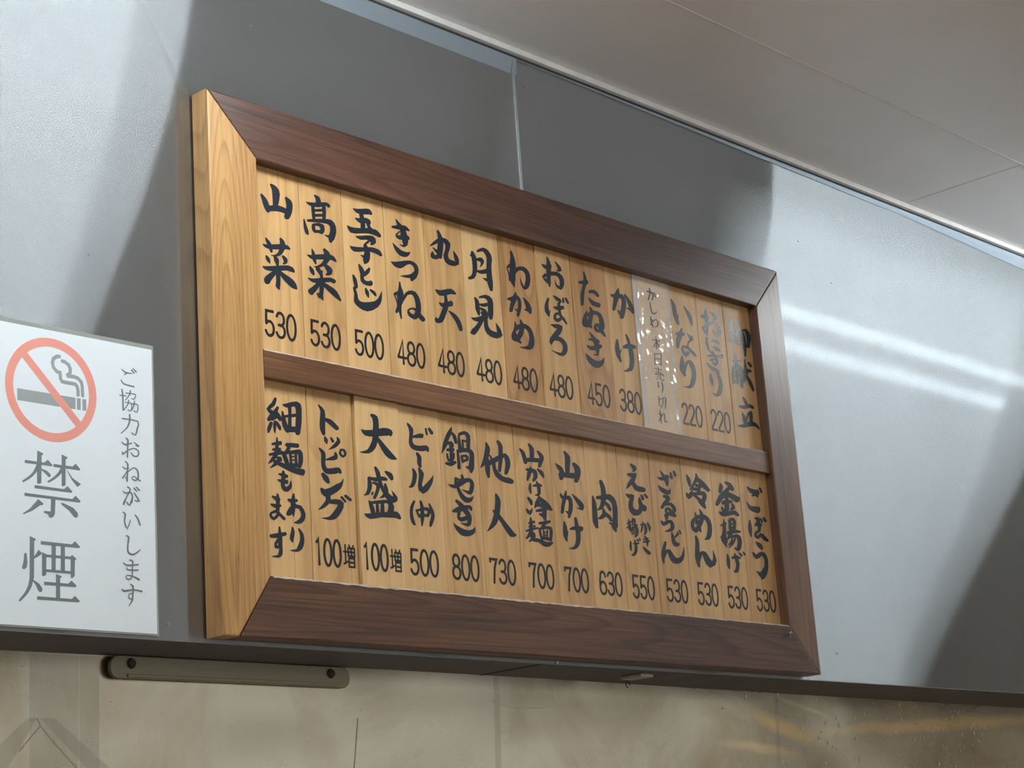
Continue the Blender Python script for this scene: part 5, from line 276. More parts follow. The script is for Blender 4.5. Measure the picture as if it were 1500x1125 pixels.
'K':'1,-2250,-4782,76,-24,-4,-19,-16,-5,-5,-309,-38,-16,-17,6,-1,237;1,-2408,-4906,246,-1,45,38,62,-55,-7,-15,-346,-2;0,-2254,-4926,53,-19,-77,-34,42,-16,-67,-30,30,-17,-61,-18,24,-19,-57,-9,20,-21,-54,-4,15,-20,-50,-4,13,-18;0,-2198,-4997,11,17,17,-35,18,26,6,-43,27,32,-10,-45,31,28,-15,-42,31,25;1,-1938,-4788,76,-24,-5,-19,-18,-4,-5,-295,-33,-16,-18,5;1,-2044,-4908,247,-1,41,38,62,-56,-14,-17,-336,1;0,-1944,-4928,45,-19,-67,-20,38,-18,-62,-19,30,-19,-61,-12,24,-21,-58,-8,19,-21,-51,-2,14,-20,-47,-1,12,-17;1,-1886,-4934,88,-105,111,-58,-50,-37,-70,71,-53,79;1,-2286,-5171,376,-5,44,39,64,-52,-11,-19,-473,1;1,-2413,-5270,608,-5,45,41,64,-55,-12,-18,-705,3;1,-2078,-5291,57,2,-8,-171,-20,-39,-35,-15,-24,10,23,61;1,-2161,-5443,76,0,-12,-54,-11,-7,-6,25,-52,13,-6,11;1,-2240,-5321,66,-44,-13,-20,-26,-1,-103,-72,-106,-48,-15,7,87,60;1,-1951,-5334,26,2,132,-40,57,-51,4,-38,-22,-21,-31,8,-62,63,-100,62;1,-2349,-5737,74,-23,-4,-21,-14,-3,-5,-392,-55,-4;0,-2350,-6168,53,-5,-62,-48,49,-5,-61,-44,44,-10,-65,-35,37,-15,-64,-28,30,-17,-62,-21,24,-17,-58,-21,19,-13;1,-2419,-5935,16,14,16,-12,9,-87,-10,-60,-32,-25,-29,13,21,68;1,-2297,-5955,60,78,39,-33,-18,-23,-81,-48;1,-2311,-6203,76,-38,43,-52,-9,-34,-21,-9,-22,13,-33,60,-42,49;1,-2212,-5778,395,-3,42,39,66,-55,-14,-18,-489,-1;1,-2076,-5802,55,1,-5,-292,-53,0;1,-1957,-5799,52,4,-3,-292,-55,-5;1,-2198,-5898,60,-21,-4,-34,-3,-189,-38,-20,-15,8;1,-2147,-5919,314,1,0,-30,-314,-2;1,-1834,-5917,19,21,58,-41,-21,-20,-6,-173,-35,-25,-16,10;1,-2148,-6080,316,2,0,-30,-316,-1;1,-2024,-6122,70,-17,4,-15,-19,-9,-3,-233,-54,-4;1,-2173,-6217,305,0,44,37,63,-50,-11,-19,-401,-3;1,-2261,-6379,437,-2,39,38,64,-52,-9,-17,-531,-3;0,-1122,-3691,9,8,11,-26,11,12,16,-27,8,16,37,-19,4,16,44,-14,3,13;0,-1047,-3714,9,-11,-19,3,8,-11,-19,3,8,-10,-18,3,7,-10,-18,2,7,-9;0,-987,-3682,15,12,-7,-20,15,12,-7,-20,15,11,-6,-19,14,11,-6,-20,14,11;0,-965,-3659,10,10,0,-19,11,11,-2,-20,14,12,-4,-22,15,14,-5,-23,17,16;0,-1135,-3817,11,5,0,-30,13,9,14,-31,9,14,57,-23,5,15,73,-20,5,16;0,-1131,-3929,18,5,-12,-39,20,5,-15,-49,21,4,-20,-79,22,3,-22,-89,22,4;0,-1153,-4006,3,13,18,-13,3,13,18,-13,3,13,18,-13,3,14,19,-14,2,14;0,-1013,-3926,19,2,-21,-25,18,0,-25,-24,15,-4,-42,-30,12,-7,-45,-32,10,-6;0,-1067,-3968,1,11,75,-6,2,12,51,-14,10,12,-13,-35,16,-2,-34,-24,11,-10,-22,9,-3,-13,-16,17,-5,-10;0,-1038,-4043,17,2,-20,-24,17,0,-24,-25,15,-4,-40,-32,13,-5,-44,-35,11,-5;0,-1079,-4079,2,12,46,-9,3,12,29,-17,13,8,-10,-48,16,1,-27,-40,15,-5,-24,6,-5,-13,-18,20,-6,-9;0,-958,-4043,17,1,-21,-28,17,0,-23,-26,16,-1,-26,-24,13,-3,-25,-23,10,-3;0,-979,-4081,1,12,41,-10,4,13,24,-18,13,8,-13,-49,17,1,-29,-40,14,-6,-23,8,-6,-12,-17,22,-7,-9;0,-1030,-4212,21,4,-21,-39,24,3,-27,-38,24,0,-35,-40,22,-4,-42,-37,17,-8,-54,-31,11,-9,-56,-31,9,-8;0,-1125,-4275,2,13,120,-12,3,15,88,-23,11,15,-7,-49,21,1,-42,-49,22,-2,-32,-42,21,-3,-31,-23,11,-13,-25,18,-9,-13,-19,27,-8,-8;0,-1082,-4500,10,13,3,-21,16,14,-8,-27,24,6,-25,-47,23,2,-27,-55,21,2,-24,-52,21,2,-23,-52,21,2;0,-1134,-4552,9,8,9,-24,9,11,18,-22,2,16,43,-5,-4,16,52,1,-4,15;0,-1133,-4659,12,0,-19,-22,17,2,-2,-20,-5,16,36,8,-12,12,50,18,-10,12,51,11,-6,13,45,2,1,14,34,-18,8,14,15,-28,17,10,-11,-35,19,3,-25,-25,15,-8,-35,-2,2,-15,-28,13,-8,-14,-12,28,-11,-10,-10,31,-9,-7;0,-970,-4531,7,8,35,-35,11,13,13,-30,19,10,-25,2,-5,-14,-30,16,-3,-8;0,-1097,-4771,10,11,8,-24,15,12,-4,-28,22,6,-23,-38,22,1,-27,-47,20,2,-24,-57,22,2,-25,-62,22,2;0,-1134,-4833,8,7,9,-23,9,11,13,-22,4,14,23,-7,-5,13,30,-1,-6,11;0,-1058,-4842,14,-4,-30,-26,13,-4,-30,-24,12,-6,-35,-22,12,-7,-37,-21,13,-7;0,-1128,-4974,-11,5,26,16,-10,5,19,6,0,10,5,-18,9,5,-1,-23,9,4;0,-1051,-4889,-11,10,50,23,-10,10,43,12,-3,13,29,-17,10,14,9,-33,19,9,-10,-50,22,4,-24,-44,20,-3,-36,-15,11,-13,-32,5,-2,-16,-20,21,-10,-11,-4,22,-13,-3,19,14,-7,7,26,-1,4,10,32,-29,10,11,33,-40,14,15;0,-1072,-5065,8,13,15,-22,13,14,-2,-23,20,2,-35,-34,18,-5,-46,-38,18,-6,-44,-39,19,-6,-46,-41,19,-6;0,-1133,-5116,9,7,2,-21,11,10,11,-21,2,16,38,-6,-2,16,34,-10,9,16,1,-33,21,8,-16,-37,23,3,-26,-33,22,0,-29,-32,21,-1;0,-985,-5120,12,8,29,-61,18,11,5,-47,25,4,-35,2,-4,-15,-38,20,-3,-8;0,-984,-5071,16,13,-6,-20,15,12,-5,-20,13,12,-4,-19,13,10,-3,-18,12,10;0,-953,-5050,11,9,0,-19,12,11,-2,-20,13,12,-2,-21,14,13,-4,-22,16,14;0,-1109,-5217,17,-4,-24,-8,18,-5,-24,-8,18,-4,-24,-8,18,-5,-24,-7,18,-5;0,-1017,-5185,20,-2,-37,-45,21,-4,-34,-24,12,-15,-20,23,-13,-11,-10,33,-9,-6;0,-1139,-5361,6,11,10,-18,12,13,-4,-23,22,5,-28,-43,22,0,-26,-48,20,3,-5,-54,19,7,14,-36,-5,14,31,31,-14,3,35,60,-11,1;0,-974,-5374,11,8,10,-29,13,10,4,-32,17,8,-6,-40,20,6,-11,-42,22,7;0,-1101,-5626,3,11,15,-15,9,15,0,-21,23,7,-26,-36,23,0,-30,-42,21,0,-26,-51,21,2,-18,-48,21,8,7,-32,13,16,24,-23,2,17,30,-10,-6,15,36,1,-10,12,38,9,-10,10,37,15,-9,7;0,-1060,-5897,3,11,21,-15,7,15,6,-21,21,8,-23,-38,21,0,-27,-44,19,0,-18,-50,19,2,-22,-44,18,-2,-32,-20,13,-9,-30,0,2,-14,-25,16,-7,-11,-11,21,-12,-6,14,16,-11,4,25,6,-2,10,38,-10,2,12,41,-19,6,13,31,-29,11,16,27,-35,13,18;0,-1143,-5934,10,8,10,-25,9,12,25,-23,3,16,67,-9,-1,16,82,-4,-2,17;0,-1103,-5976,11,1,-10,-21,12,7,8,-23,5,14,59,-13,1,16,77,-10,0,17;0,-1053,-6169,6,10,11,-19,13,13,-3,-26,24,6,-24,-51,23,1,-28,-53,20,0,-23,-33,21,-1,-28,-25,19,-6,-37,-24,13,-6,-37,-25,9,-5;0,-1168,-6228,12,5,-5,-22,13,13,13,-24,1,20,57,-8,-3,18,70,-4,0,15,56,-19,4,16,53,-24,5,17;0,-1025,-6260,1,-11,-25,9,3,-12,-27,2,13,-8,-23,-19,17,0,-13,-27,14,8,9,-15,3,12,22,-11,1,10',
}
PRICE={'U1': ('530', 0.1186, -0.28), 'U2': ('530', 0.1924, -0.2793), 'U3': ('500', 0.2681, -0.2791), 'U4': ('480', 0.3434, -0.2791), 'U5': ('480', 0.4185, -0.2814), 'U6': ('480', 0.4931, -0.2792), 'U7': ('480', 0.5664, -0.2797), 'U8': ('480', 0.6411, -0.2776), 'U9': ('450', 0.7254, -0.2789), 'U10': ('380', 0.7987, -0.2788), 'U11': ('220', 0.9484, -0.2792), 'U12': ('220', 1.0215, -0.2813), 'L2': ('100', 0.1802, -0.558), 'L3': ('100', 0.2563, -0.5595), 'L4': ('500', 0.3446, -0.5589), 'L5': ('800', 0.4216, -0.5586), 'L6': ('730', 0.493, -0.5594), 'L7': ('700', 0.5706, -0.5586), 'L8': ('700', 0.6439, -0.5587), 'L9': ('630', 0.7177, -0.5586), 'L10': ('550', 0.7914, -0.5591), 'L11': ('530', 0.8702, -0.5592), 'L12': ('530', 0.9447, -0.5589), 'L13': ('530', 1.0205, -0.5594), 'L14': ('530', 1.0942, -0.5602)}
SMOKE = [[(-0.1954, 2.13278), (-0.19898, 2.13235), (-0.20346, 2.1291), (-0.20483, 2.12416), (-0.20354, 2.11886), (-0.19913, 2.11483), (-0.19512, 2.11427), (-0.1947, 2.11158), (-0.19447, 2.10769), (-0.19253, 2.10444), (-0.18851, 2.10403), (-0.17953, 2.10405), (-0.17502, 2.10394), (-0.17234, 2.10118), (-0.17148, 2.09696), (-0.17155, 2.09158)], [(-0.19231, 2.12813), (-0.18828, 2.12759), (-0.18381, 2.12514), (-0.1816, 2.12113), (-0.18165, 2.11677), (-0.18303, 2.11402), (-0.18483, 2.11311), (-0.1844, 2.11199), (-0.17673, 2.11238), (-0.17131, 2.11123), (-0.16682, 2.10756), (-0.16579, 2.10256), (-0.16538, 2.09169)]]
NTITLE = 29
TAPES = [[(0.6025, -0.6763), (0.6138, -0.6759), (0.6056, -0.8182), (0.5931, -0.8182)], [(1.3143, -0.6798), (1.3242, -0.6795), (1.3085, -0.8192), (1.2968, -0.8192)], [(-0.1536, -0.6787), (-0.0887, -0.6789), (-0.0904, -0.8173), (-0.1542, -0.8172)], [(-0.0878, -0.6788), (-0.0604, -0.6784), (-0.0626, -0.8174), (-0.0894, -0.8173)], [(-0.1405, -0.7509), (-0.1207, -0.7505), (-0.0333, -0.8174), (-0.0663, -0.8173)], [(-0.1432, -0.751), (-0.1566, -0.7512), (-0.2171, -0.8025), (-0.1873, -0.8135)]]
CREASES = [([(-0.1439, -0.7515), (-0.1386, -0.7605), (-0.1198, -0.78), (-0.0928, -0.8056), (-0.0837, -0.8163)], 0.0008), ([(-0.1404, -0.7606), (-0.1511, -0.7713), (-0.167, -0.788)], 0.0006), ([(0.3383, -0.7415), (0.3343, -0.7661), (0.3302, -0.7923), (0.325, -0.8183)], 0.0007), ([(0.5951, -0.7134), (0.6295, -0.7201), (0.6796, -0.7208), (0.7467, -0.7143)], 0.0005)]
# ---------------------------------------------------------------- lettering (ink outlines in the planks' own plane, 0.1 mm)
def strokes(key):
    for s in GL[key].split(';'):
        v = list(map(int, s.split(',')))
        kind = v[0]; d = v[1:3]
        for i, x in enumerate(v[3:]): d.append(d[i] + x)
        pts = [(d[i]*1e-4, d[i+1]*1e-4 + ZO) for i in range(0, len(d), 2)]
        yield kind, pts
def ink_strip(bm, L, R, y):
    a = [bm.verts.new((x, y - 5e-7*i, z)) for i, (x, z) in enumerate(L)]; b = [bm.verts.new((x, y - 5e-7*i, z)) for i, (x, z) in enumerate(R)]
    for i in range(len(L)-1):
        try: bm.faces.new((a[i], b[i], b[i+1], a[i+1]))
        except ValueError: pass
    for i, sgn in ((0, -1), (len(L)-1, 1)):
        l, r = Vector(L[i]), Vector(R[i]); c = (l+r)/2; h = (l-r)/2
        if h.length < 2e-4: continue
        j = 1 if i == 0 else i-1
        t = c - (Vector(L[j])+Vector(R[j]))/2
        if t.length < 1e-9: continue
        t = t.normalized() * h.length
        fan = [bm.verts.new((c.x + h.x*math.cos(k)+t.x*math.sin(k)*0.8, y - 5e-7*(i + 1), c.y + h.y*math.cos(k)+t.y*math.sin(k)*0.8)) for k in [math.pi*q/6 for q in range(7)]]
        bm.faces.new(fan)
def fix(bm):
    bm.normal_update()
    for f in list(bm.faces):
        if f.calc_area() < 1e-12: bm.faces.remove(f); continue
        if f.normal.y > 0: f.normal_flip()
def lettering(key, y, only=None):
    bm = bmesh.new()
    for n, (kind, pts) in enumerate(strokes(key)):
        if only and not only(n, pts): continue
        yy = y - 0.000006*n
        if kind == 1:
            vv = [bm.verts.new((x, yy, z)) for x, z in pts]; f = bm.faces.new(vv); f.normal_update(); bmesh.ops.triangulate(bm, faces=[f])
        else: ink_strip(bm, pts[0::2], pts[1::2], yy)
    fix(bm); return bm
def arc(cx, cy, rx, ry, a0, a1, n=14):
    return [(cx + rx*math.cos(math.radians(a0+(a1-a0)*i/n)), cy + ry*math.sin(math.radians(a0+(a1-a0)*i/n))) for i in range(n+1)]
DIG = {   # centre lines in a 1 x 2.35 cell
 '0': [arc(.5, 1.175, .42, 1.08, 0, 360, 28)],
 '1': [[(.30, 1.95), (.42, 2.02), (.55, 2.25), (.55, .10)]],
 '2': [arc(.48, 1.72, .38, .53, 170, -25, 14) + [(.70, 1.20), (.40, .72), (.18, .38), (.12, .12)], [(.12, .12), (.88, .12)]],
 '3': [arc(.48, 1.70, .36, .55, 160, -88, 14), arc(.48, .66, .40, .54, 88, -165, 16), [(.30, 1.18), (.50, 1.18)]],
 '4': [[(.64, .10), (.64, 2.22), (.08, .66)], [(.08, .66), (.94, .66)]],
 '5': [[(.84, 2.22), (.18, 2.22), (.15, 1.22)], arc(.46, .72, .40, .62, 142, -160, 18)],
 '6': [arc(.5, .70, .40, .58, 0, 360, 24), [(.86, 1.78)] + arc(.52, 1.70, .36, .54, 20, 140, 8) + [(.12, 1.3), (.10, .72)]],
 '7': [[(.12, 1.95), (.12, 2.22), (.86, 2.22), (.60, 1.45), (.46, .10)]],
 '8': [arc(.5, 1.70, .35, .52, 0, 360, 24), arc(.5, .66, .41, .55, 0, 360, 24)]}
def polyline(bm, pts, w, y, closed=False):
    n = len(pts); L = []; R = []
    for i in range(n):
        p = Vector(pts[i])
        a = Vector(pts[(i-1) % n]) if (i > 0 or closed) else None
        b = Vector(pts[(i+1) % n]) if (i < n-1 or closed) else None
        if a is not None and b is not None and (a-p).length > 1e-9 and (b-p).length > 1e-9:
            t1 = (p-a).normalized(); t2 = (b-p).normalized(); t = (t1+t2)
            if t.length < 0.2: t = t2
            t = t.normalized(); nn = Vector((-t.y, t.x)); k = 1/max(0.55, nn.dot(Vector((-t2.y, t2.x))))
        else:
            t = ((b-p) if b is not None else (p-a)).normalized(); nn = Vector((-t.y, t.x)); k = 1
        L.append(p + nn*w/2*k); R.append(p - nn*w/2*k)
    ink_strip(bm, [tuple(v) for v in L], [tuple(v) for v in R], y)
def price_bm(text, cx, cz, y, pitch=0.0173, cw=0.0166, h=0.0352):
    bm = bmesh.new()
    for i, ch in enumerate(text):
        x0 = cx + (i - 1)*pitch - cw/2
        for k, pl in enumerate(DIG[ch]):
            pts = [(x0 + px*cw, cz - h/2 + pz*h/2.35) for px, pz in pl]
            polyline(bm, pts, 0.0039, y - 0.000006*k)
    fix(bm); return bm
def zou_bm(x0, z0, w, h, y):      # the character meaning 'extra', in plain square strokes
    S = [[(.16,1),(.16,.14)], [(0,.68),(.34,.68)], [(.0,.12),(.36,.24)], [(.50,1),(.58,.90)], [(.90,1),(.82,.90)],
         [(.42,.86),(.98,.86),(.98,.50),(.42,.50),(.42,.86)], [(.70,.86),(.70,.50)], [(.42,.68),(.98,.68)],
         [(.46,.40),(.95,.40),(.95,0),(.46,0),(.46,.40)], [(.46,.20),(.95,.20)]]
    bm = bmesh.new()
    for k, s in enumerate(S): polyline(bm, [(x0+a*w, z0+b*h) for a, b in s], 0.0027, y-0.000006*k)
    fix(bm); return bm
# ---------------------------------------------------------------- materials
M_steel = steel('brushed_steel', (0.56, 0.61, 0.645), 0.50, 0.985, streak=0.22, wav=0.0006, diffuse=0.04, sharp=0.022)
M_steelA = steel('brushed_steel_dull', (0.60, 0.645, 0.68), 0.41, 0.985, streak=0.22, wav=0.0006, diffuse=0.04)
LIPZ = ZO - 0.6755
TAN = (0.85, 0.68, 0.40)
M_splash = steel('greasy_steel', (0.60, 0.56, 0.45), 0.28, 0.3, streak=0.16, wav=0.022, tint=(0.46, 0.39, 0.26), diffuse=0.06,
                 patches=[(1.92, LIPZ-0.030, 0.52, 0.017, 3, TAN, 1.0), (1.37, LIPZ-0.048, 0.13, 0.020, -12, TAN, 1.0), (1.30, LIPZ-0.084, 0.16, 0.012, -4, TAN, 0.6), (1.42, LIPZ-0.010, 0.12, 0.006, -10, srgb(225, 215, 190), 0.7)])
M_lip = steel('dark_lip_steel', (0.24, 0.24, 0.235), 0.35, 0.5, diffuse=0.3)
M_film = steel('film_covered_steel', (0.42, 0.50, 0.58), 0.5, 0.3, diffuse=0.4)
M_seam = plain('seam_bead', (0.55, 0.60, 0.62), 0.35, 0.6)
M_ceil = plain('ceiling_board', (0.90, 0.87, 0.85), 0.35, var=0.02, scale=8)
M_joint = plain('ceiling_joiner', (0.85, 0.83, 0.80), 0.5)
M_gap = plain('dark_gap', (0.05, 0.045, 0.04), 0.8)
M_trim = plain('white_corner_trim', (0.9, 0.9, 0.88), 0.3)
M_wallp = plain('plaster_wall', (0.66, 0.58, 0.47), 0.8)
M_floor = plain('floor_tile', (0.40, 0.32, 0.26), 0.5)
M_core = plain('wall_core', (0.3, 0.3, 0.3), 0.9)
M_gold = wood('golden_oak', srgb(168, 124, 72), srgb(208, 164, 104), srgb(226, 186, 124), 'Z', 1.0, rough=0.4, coat=0.1, marks=0.32, lines=0.40, growth=30, gamt=0.25, gsc=(0.9, 9))
M_red = wood('red_brown_stain', srgb(62, 40, 32), srgb(106, 70, 54), srgb(150, 108, 78), 'X', 2.0, rough=0.4, coat=0.2, marks=0.35, lines=0.4, growth=30, gamt=0.35, gsc=(0.7, 9))
M_brown = wood('brown_stain', srgb(62, 40, 28), srgb(112, 74, 50), srgb(150, 106, 74), 'X', 3.0, rough=0.42, coat=0.15, marks=0.3, lines=0.42, growth=44, gamt=0.42, gsc=(0.35, 9))
M_right = wood('worn_brown_stain', srgb(84, 58, 42), srgb(132, 98, 74), srgb(168, 132, 100), 'Z', 4.0, rough=0.35, coat=0.3, marks=0.3)
M_rail = wood('rail_stain', srgb(92, 60, 38), srgb(146, 102, 66), srgb(176, 130, 88), 'X', 5.0, rough=0.4, coat=0.2, marks=0.25, growth=18, gamt=0.3, gsc=(0.6, 12))
M_plank = [wood('plank_wood_%s' % 'abcd'[i], d, m_, l, 'Z', 6.0 + i, rough=0.45, coat=0.12, marks=0.12, bump=0.08, lines=0.2, growth=(10, 16, 7, 20)[i], gamt=(0.2, 0.16, 0.12, 0.26)[i])
           for i, (d, m_, l) in enumerate([(srgb(204,160,104), srgb(224,184,128), srgb(234,198,146)),
                                           (srgb(194,150,96), srgb(216,176,120), srgb(228,192,138)),
                                           (srgb(208,166,110), srgb(228,190,136), srgb(238,204,156)),
                                           (srgb(182,134,84), srgb(204,160,106), srgb(218,176,124))])]
M_ink = plain('brush_ink', srgb(29, 39, 51), 0.34, coat=0.1, var=0.12, scale=60)
M_price = plain('price_ink', srgb(30, 32, 34), 0.4, var=0.05)
M_paper = plain('sign_paper', (0.80, 0.86, 0.90), 0.35, var=0.01, coat=0.3)
M_signink = plain('sign_grey_print', srgb(112, 122, 124), 0.4, var=0.02, coat=0.3)
M_ring = plain('sign_red_print', srgb(226, 150, 136), 0.4, var=0.03, coat=0.3)
M_cig = plain('sign_cigarette_print', srgb(150, 156, 156), 0.4, var=0.03, coat=0.3)
M_lam = plain('laminate_film', srgb(150, 154, 148), 0.15, var=0.05, coat=0.5)
M_slip = gloss_film('printed_slip_paper', srgb(240, 218, 192), 1.0, 0.08, 0.0045, 26)
M_sliplam = gloss_film('slip_laminate', srgb(225, 220, 214), 1.0, 0.06, 0.0060, 28)
M_nail = plain('nail_metal', (0.35, 0.33, 0.32), 0.35, 0.9)
M_white = plain('white_tag', srgb(190, 184, 165), 0.5)
M_worn_hilite = plain('worn_highlight_pale', srgb(206, 188, 170), 0.6, var=0.25, scale=70)  # bared wood on the bottom border, painted bevel highlight on the rail
# ---------------------------------------------------------------- the room
M_hous = plain('lamp_housing', (0.85, 0.86, 0.86), 0.4)
def structure(name, bm, m): return tag(obj(name, bm, m), kind='structure')
structure('floor', newbox(-3.6, 8.6, -4.0, 0.25, -0.1, 0.0), M_floor)
wl = structure('wall_left', newbox(-3.6, -3.5, -4.0, 0.25, 0.0, CEIL), M_wallp)
wr = structure('wall_right', newbox(8.5, 8.6, -4.0, 0.25, 0.0, CEIL), M_wallp)
wf = structure('wall_front', newbox(-3.6, 8.6, -4.1, -4.0, 0.0, 0.85), M_wallp)   # unseen wall; window row added to let in fill light
obj('fill_window_lintel', newbox(-3.6, 8.6, -4.1, -4.0, 2.50, CEIL), M_wallp, wf)
obj('end_pier', newbox(-3.6, -3.2, -4.1, -4.0, 0.85, 2.50), M_wallp, wf); obj('end_pier', newbox(8.2, 8.6, -4.1, -4.0, 0.85, 2.50), M_wallp, wf)
for i in range(7):
    xw = -3.2 + i*1.9
    obj('fill_window_bar', newbox(xw-0.035 if i else xw, xw+0.035 if i < 6 else xw, -4.08, -4.02, 0.85, 2.50) if 0 < i < 6 else newbox(xw-0.03, xw+0.03, -4.08, -4.02, 0.85, 2.50), M_hous, wf)
# wall behind the board: core, brushed steel facing panels, soffit lip, recessed splash panel
LIPZ = ZO - 0.6755
core = structure('wall_back', newbox(-3.5, 8.5, 0.012, 0.25, LIPZ + 0.012, CEIL), M_core)
def panel(name, x0, x1, z0, z1, m, y0=0.0, y1=0.012, bev=0.0):
    return uvxz(obj(name, newbox(x0, x1, y0, y1, z0, z1, bev=bev), m, core))
panel('steel_panel', -3.5, 0.6040, LIPZ, ZO + 0.2000, M_steelA)
panel('steel_panel', 0.6085, 8.5, LIPZ, ZO + 0.2262, M_steel)
obj('seam_bead', newbox(0.6040, 0.6085, -0.0012, 0.012, LIPZ, ZO + 0.2262), M_seam, core)
fl = bmesh.new()                                    # upper flashing, tipped slightly forward
for P in (((-3.5, 0.0, ZO+0.2003), (0.6045, 0.0, ZO+0.2003), (0.6045, -0.004, ZO+0.2262), (-3.5, -0.004, ZO+0.2262)),
          ((0.6090, -0.0012, ZO+0.2250), (1.70, -0.0012, ZO+0.2165), (2.16, -0.0012, ZO+0.2000), (8.5, -0.0012, ZO+0.190), (8.5, -0.004, ZO+0.2262), (0.6090, -0.004, ZO+0.2262))):
    fl.faces.new([fl.verts.new(p) for p in P])
for P in (((0.6005, -0.0012, ZO+0.2003), (0.6045, -0.004, ZO+0.2262), (0.6115, -0.004, ZO+0.2262), (0.6125, -0.0012, ZO+0.2003)),):
    fl.faces.new([fl.verts.new(p) for p in P])
fix(fl)
uvxz(obj('upper_flashing', fl, M_film, core))
for x, z, r in ((0.6262, 0.1863, 0.0022), (0.1006, 0.1255, 0.0012), (1.3247, 0.0886, 0.0015), (1.4155, 0.029, 0.0012), (1.3008, -0.6296, 0.0022), (-0.1533, -0.2382, 0.0016), (-0.0526, -0.6576, 0.0028)):
    bm = bmesh.new(); cyl(bm, (x, 0.001, ZO+z), (x, -0.0012, ZO+z), r, 10, r*0.6); obj('screw', bm, M_nail, core)
# soffit lip under the steel panels, with a joint
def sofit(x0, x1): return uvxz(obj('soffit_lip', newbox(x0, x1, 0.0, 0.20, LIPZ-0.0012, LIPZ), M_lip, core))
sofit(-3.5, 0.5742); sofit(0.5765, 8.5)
obj('soffit_joint', newbox(0.5742, 0.5765, 0.004, 0.18, LIPZ-0.002, LIPZ-0.0002), M_gap, core)
# splash panel: slightly bowed sheet set back under the lip
sp = bmesh.new(); cols = [(-3.5, .14), (-.6, .130), (0, .119), (.4, .1145), (.7, .118), (1.0, .130), (1.35, .142), (1.65, .150), (2.2, .166), (8.5, .190)]
rows = [(LIPZ-0.0012, 0), (LIPZ-0.12, 0), (LIPZ-0.6, 0.0), (0.0, 0.0)]
g = [[sp.verts.new((x, y+dy, z)) for x, y in cols] for z, dy in rows]
for i in range(len(rows)-1):
    for j in range(len(cols)-1): sp.faces.new((g[i][j], g[i+1][j], g[i+1][j+1], g[i][j+1]))
fix(sp)
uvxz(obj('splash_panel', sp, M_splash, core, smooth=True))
# ceiling boards
ceil = structure('ceiling', newbox(-3.6, 8.6, -4.1, 0.25, CEIL+0.010, CEIL+0.08), M_gap)
def cboard(x0, x1, y0, y1): obj('ceiling_panel', newbox(x0, x1, y0, y1, CEIL, CEIL+0.010, bev=0.0008), M_ceil, ceil)
ys = [0.0, -0.2546, -1.164, -2.073, -2.982, -4.0]
for r in range(5):
    xs = [-3.5, -0.13, 1.690, 3.51, 5.33, 7.15, 8.5] if r % 2 == 0 else [-3.5, -1.95, -0.13, 1.72, 3.51, 5.33, 8.5]
    for i in range(6): cboard(xs[i]+0.0012, xs[i+1]-0.0012, ys[r+1]+0.0016, ys[r]-0.0016)
for y in ys[1:5]:
    obj('ceiling_joiner', newbox(-3.5, 8.5, y-0.0024, y+0.0024, CEIL-0.0009, CEIL+0.006, bev=0.0004), M_joint, ceil)
tr = structure('trim_1', newbox(-3.5, 8.5, -0.0125, 0.0, ZO+0.2295, CEIL, bev=0.001), M_trim)
bm = bmesh.new(); box(bm, -3.5, 8.5, -0.0045, 0.0, ZO+0.2262, ZO+0.2295); obj('shadow_gap', bm, M_gap, tr)
# ---------------------------------------------------------------- twin-tube ceiling fittings
M_tube = emit('fluorescent_tube', (0.90, 0.97, 1.0), TUBE)
def fitting(x0, x1, y, label, tm=None):
    f = empty('twin_tube_ceiling_light', ((x0+x1)/2, y, CEIL), label, 'lamp', 'twin tube ceiling lights')
    obj('housing', newbox(x0-0.03, x1+0.03, y-0.035, y+0.035, CEIL-0.030, CEIL-0.0005, bev=0.004), M_hous, f)
    for s in (-1, 1):
        bm = bmesh.new(); cyl(bm, (x0, y+s*0.0775, ZO+0.200), (x1, y+s*0.0775, ZO+0.200), 0.0145, 14)
        obj('tube', bm, tm or M_tube, f, smooth=True)
    for x in (x0-0.015, x1+0.015):
        obj('lamp_holder', newbox(x-0.012, x+0.012, y-0.095, y+0.095, ZO+0.184, CEIL-0.004, bev=0.003), M_hous, f)
fitting(-1.025, 0.31, -0.5425, 'twin fluorescent ceiling light left of the menu board')
fitting(1.835, 3.170, -0.5425, 'twin fluorescent ceiling light right of the menu board')
fitting(4.70, 6.03, -0.5425, 'twin fluorescent ceiling light farthest along the steel wall')
# ---------------------------------------------------------------- the framed menu board
T = 0.032; W = 1.2; H = 0.672; b = 0.0745; iz0, iz1 = ZO-0.074, ZO-0.598; ix0, ix1 = 0.075, 1.128
board = empty('framed_menu_board', (0.6, 0.0, ZO-H), 'large framed wooden menu board hung on the brushed steel wall', 'menu board')
F0, F1 = -T, -0.0025
zt, zb = ZO, ZO-H; g_ = 0.0003
obj('top_border', prism([(g_*2, zt), (W-g_*2, zt), (ix1-g_, iz0), (ix0+g_, iz0)], F0, F1, 0.0022), M_red, board, loc=(0.6, 0, ZO-0.04))['label'] = 'red-brown stained top border'
obj('bottom_border', prism([(ix0+g_, iz1), (ix1-g_, iz1), (W-g_*2-0.003, zb), (0.026, zb)], F0, F1, 0.0026), M_brown, board, loc=(0.6, 0, ZO-0.63))['label'] = 'dark brown bottom border with ridged grain'
obj('left_border', prism([(0, zt), (ix0, iz0), (ix0, iz1), (0.024, zb), (0, zb)], F0, F1, 0.0022), M_gold, board, loc=(0.04, 0, ZO-0.33))['label'] = 'golden unstained left border'
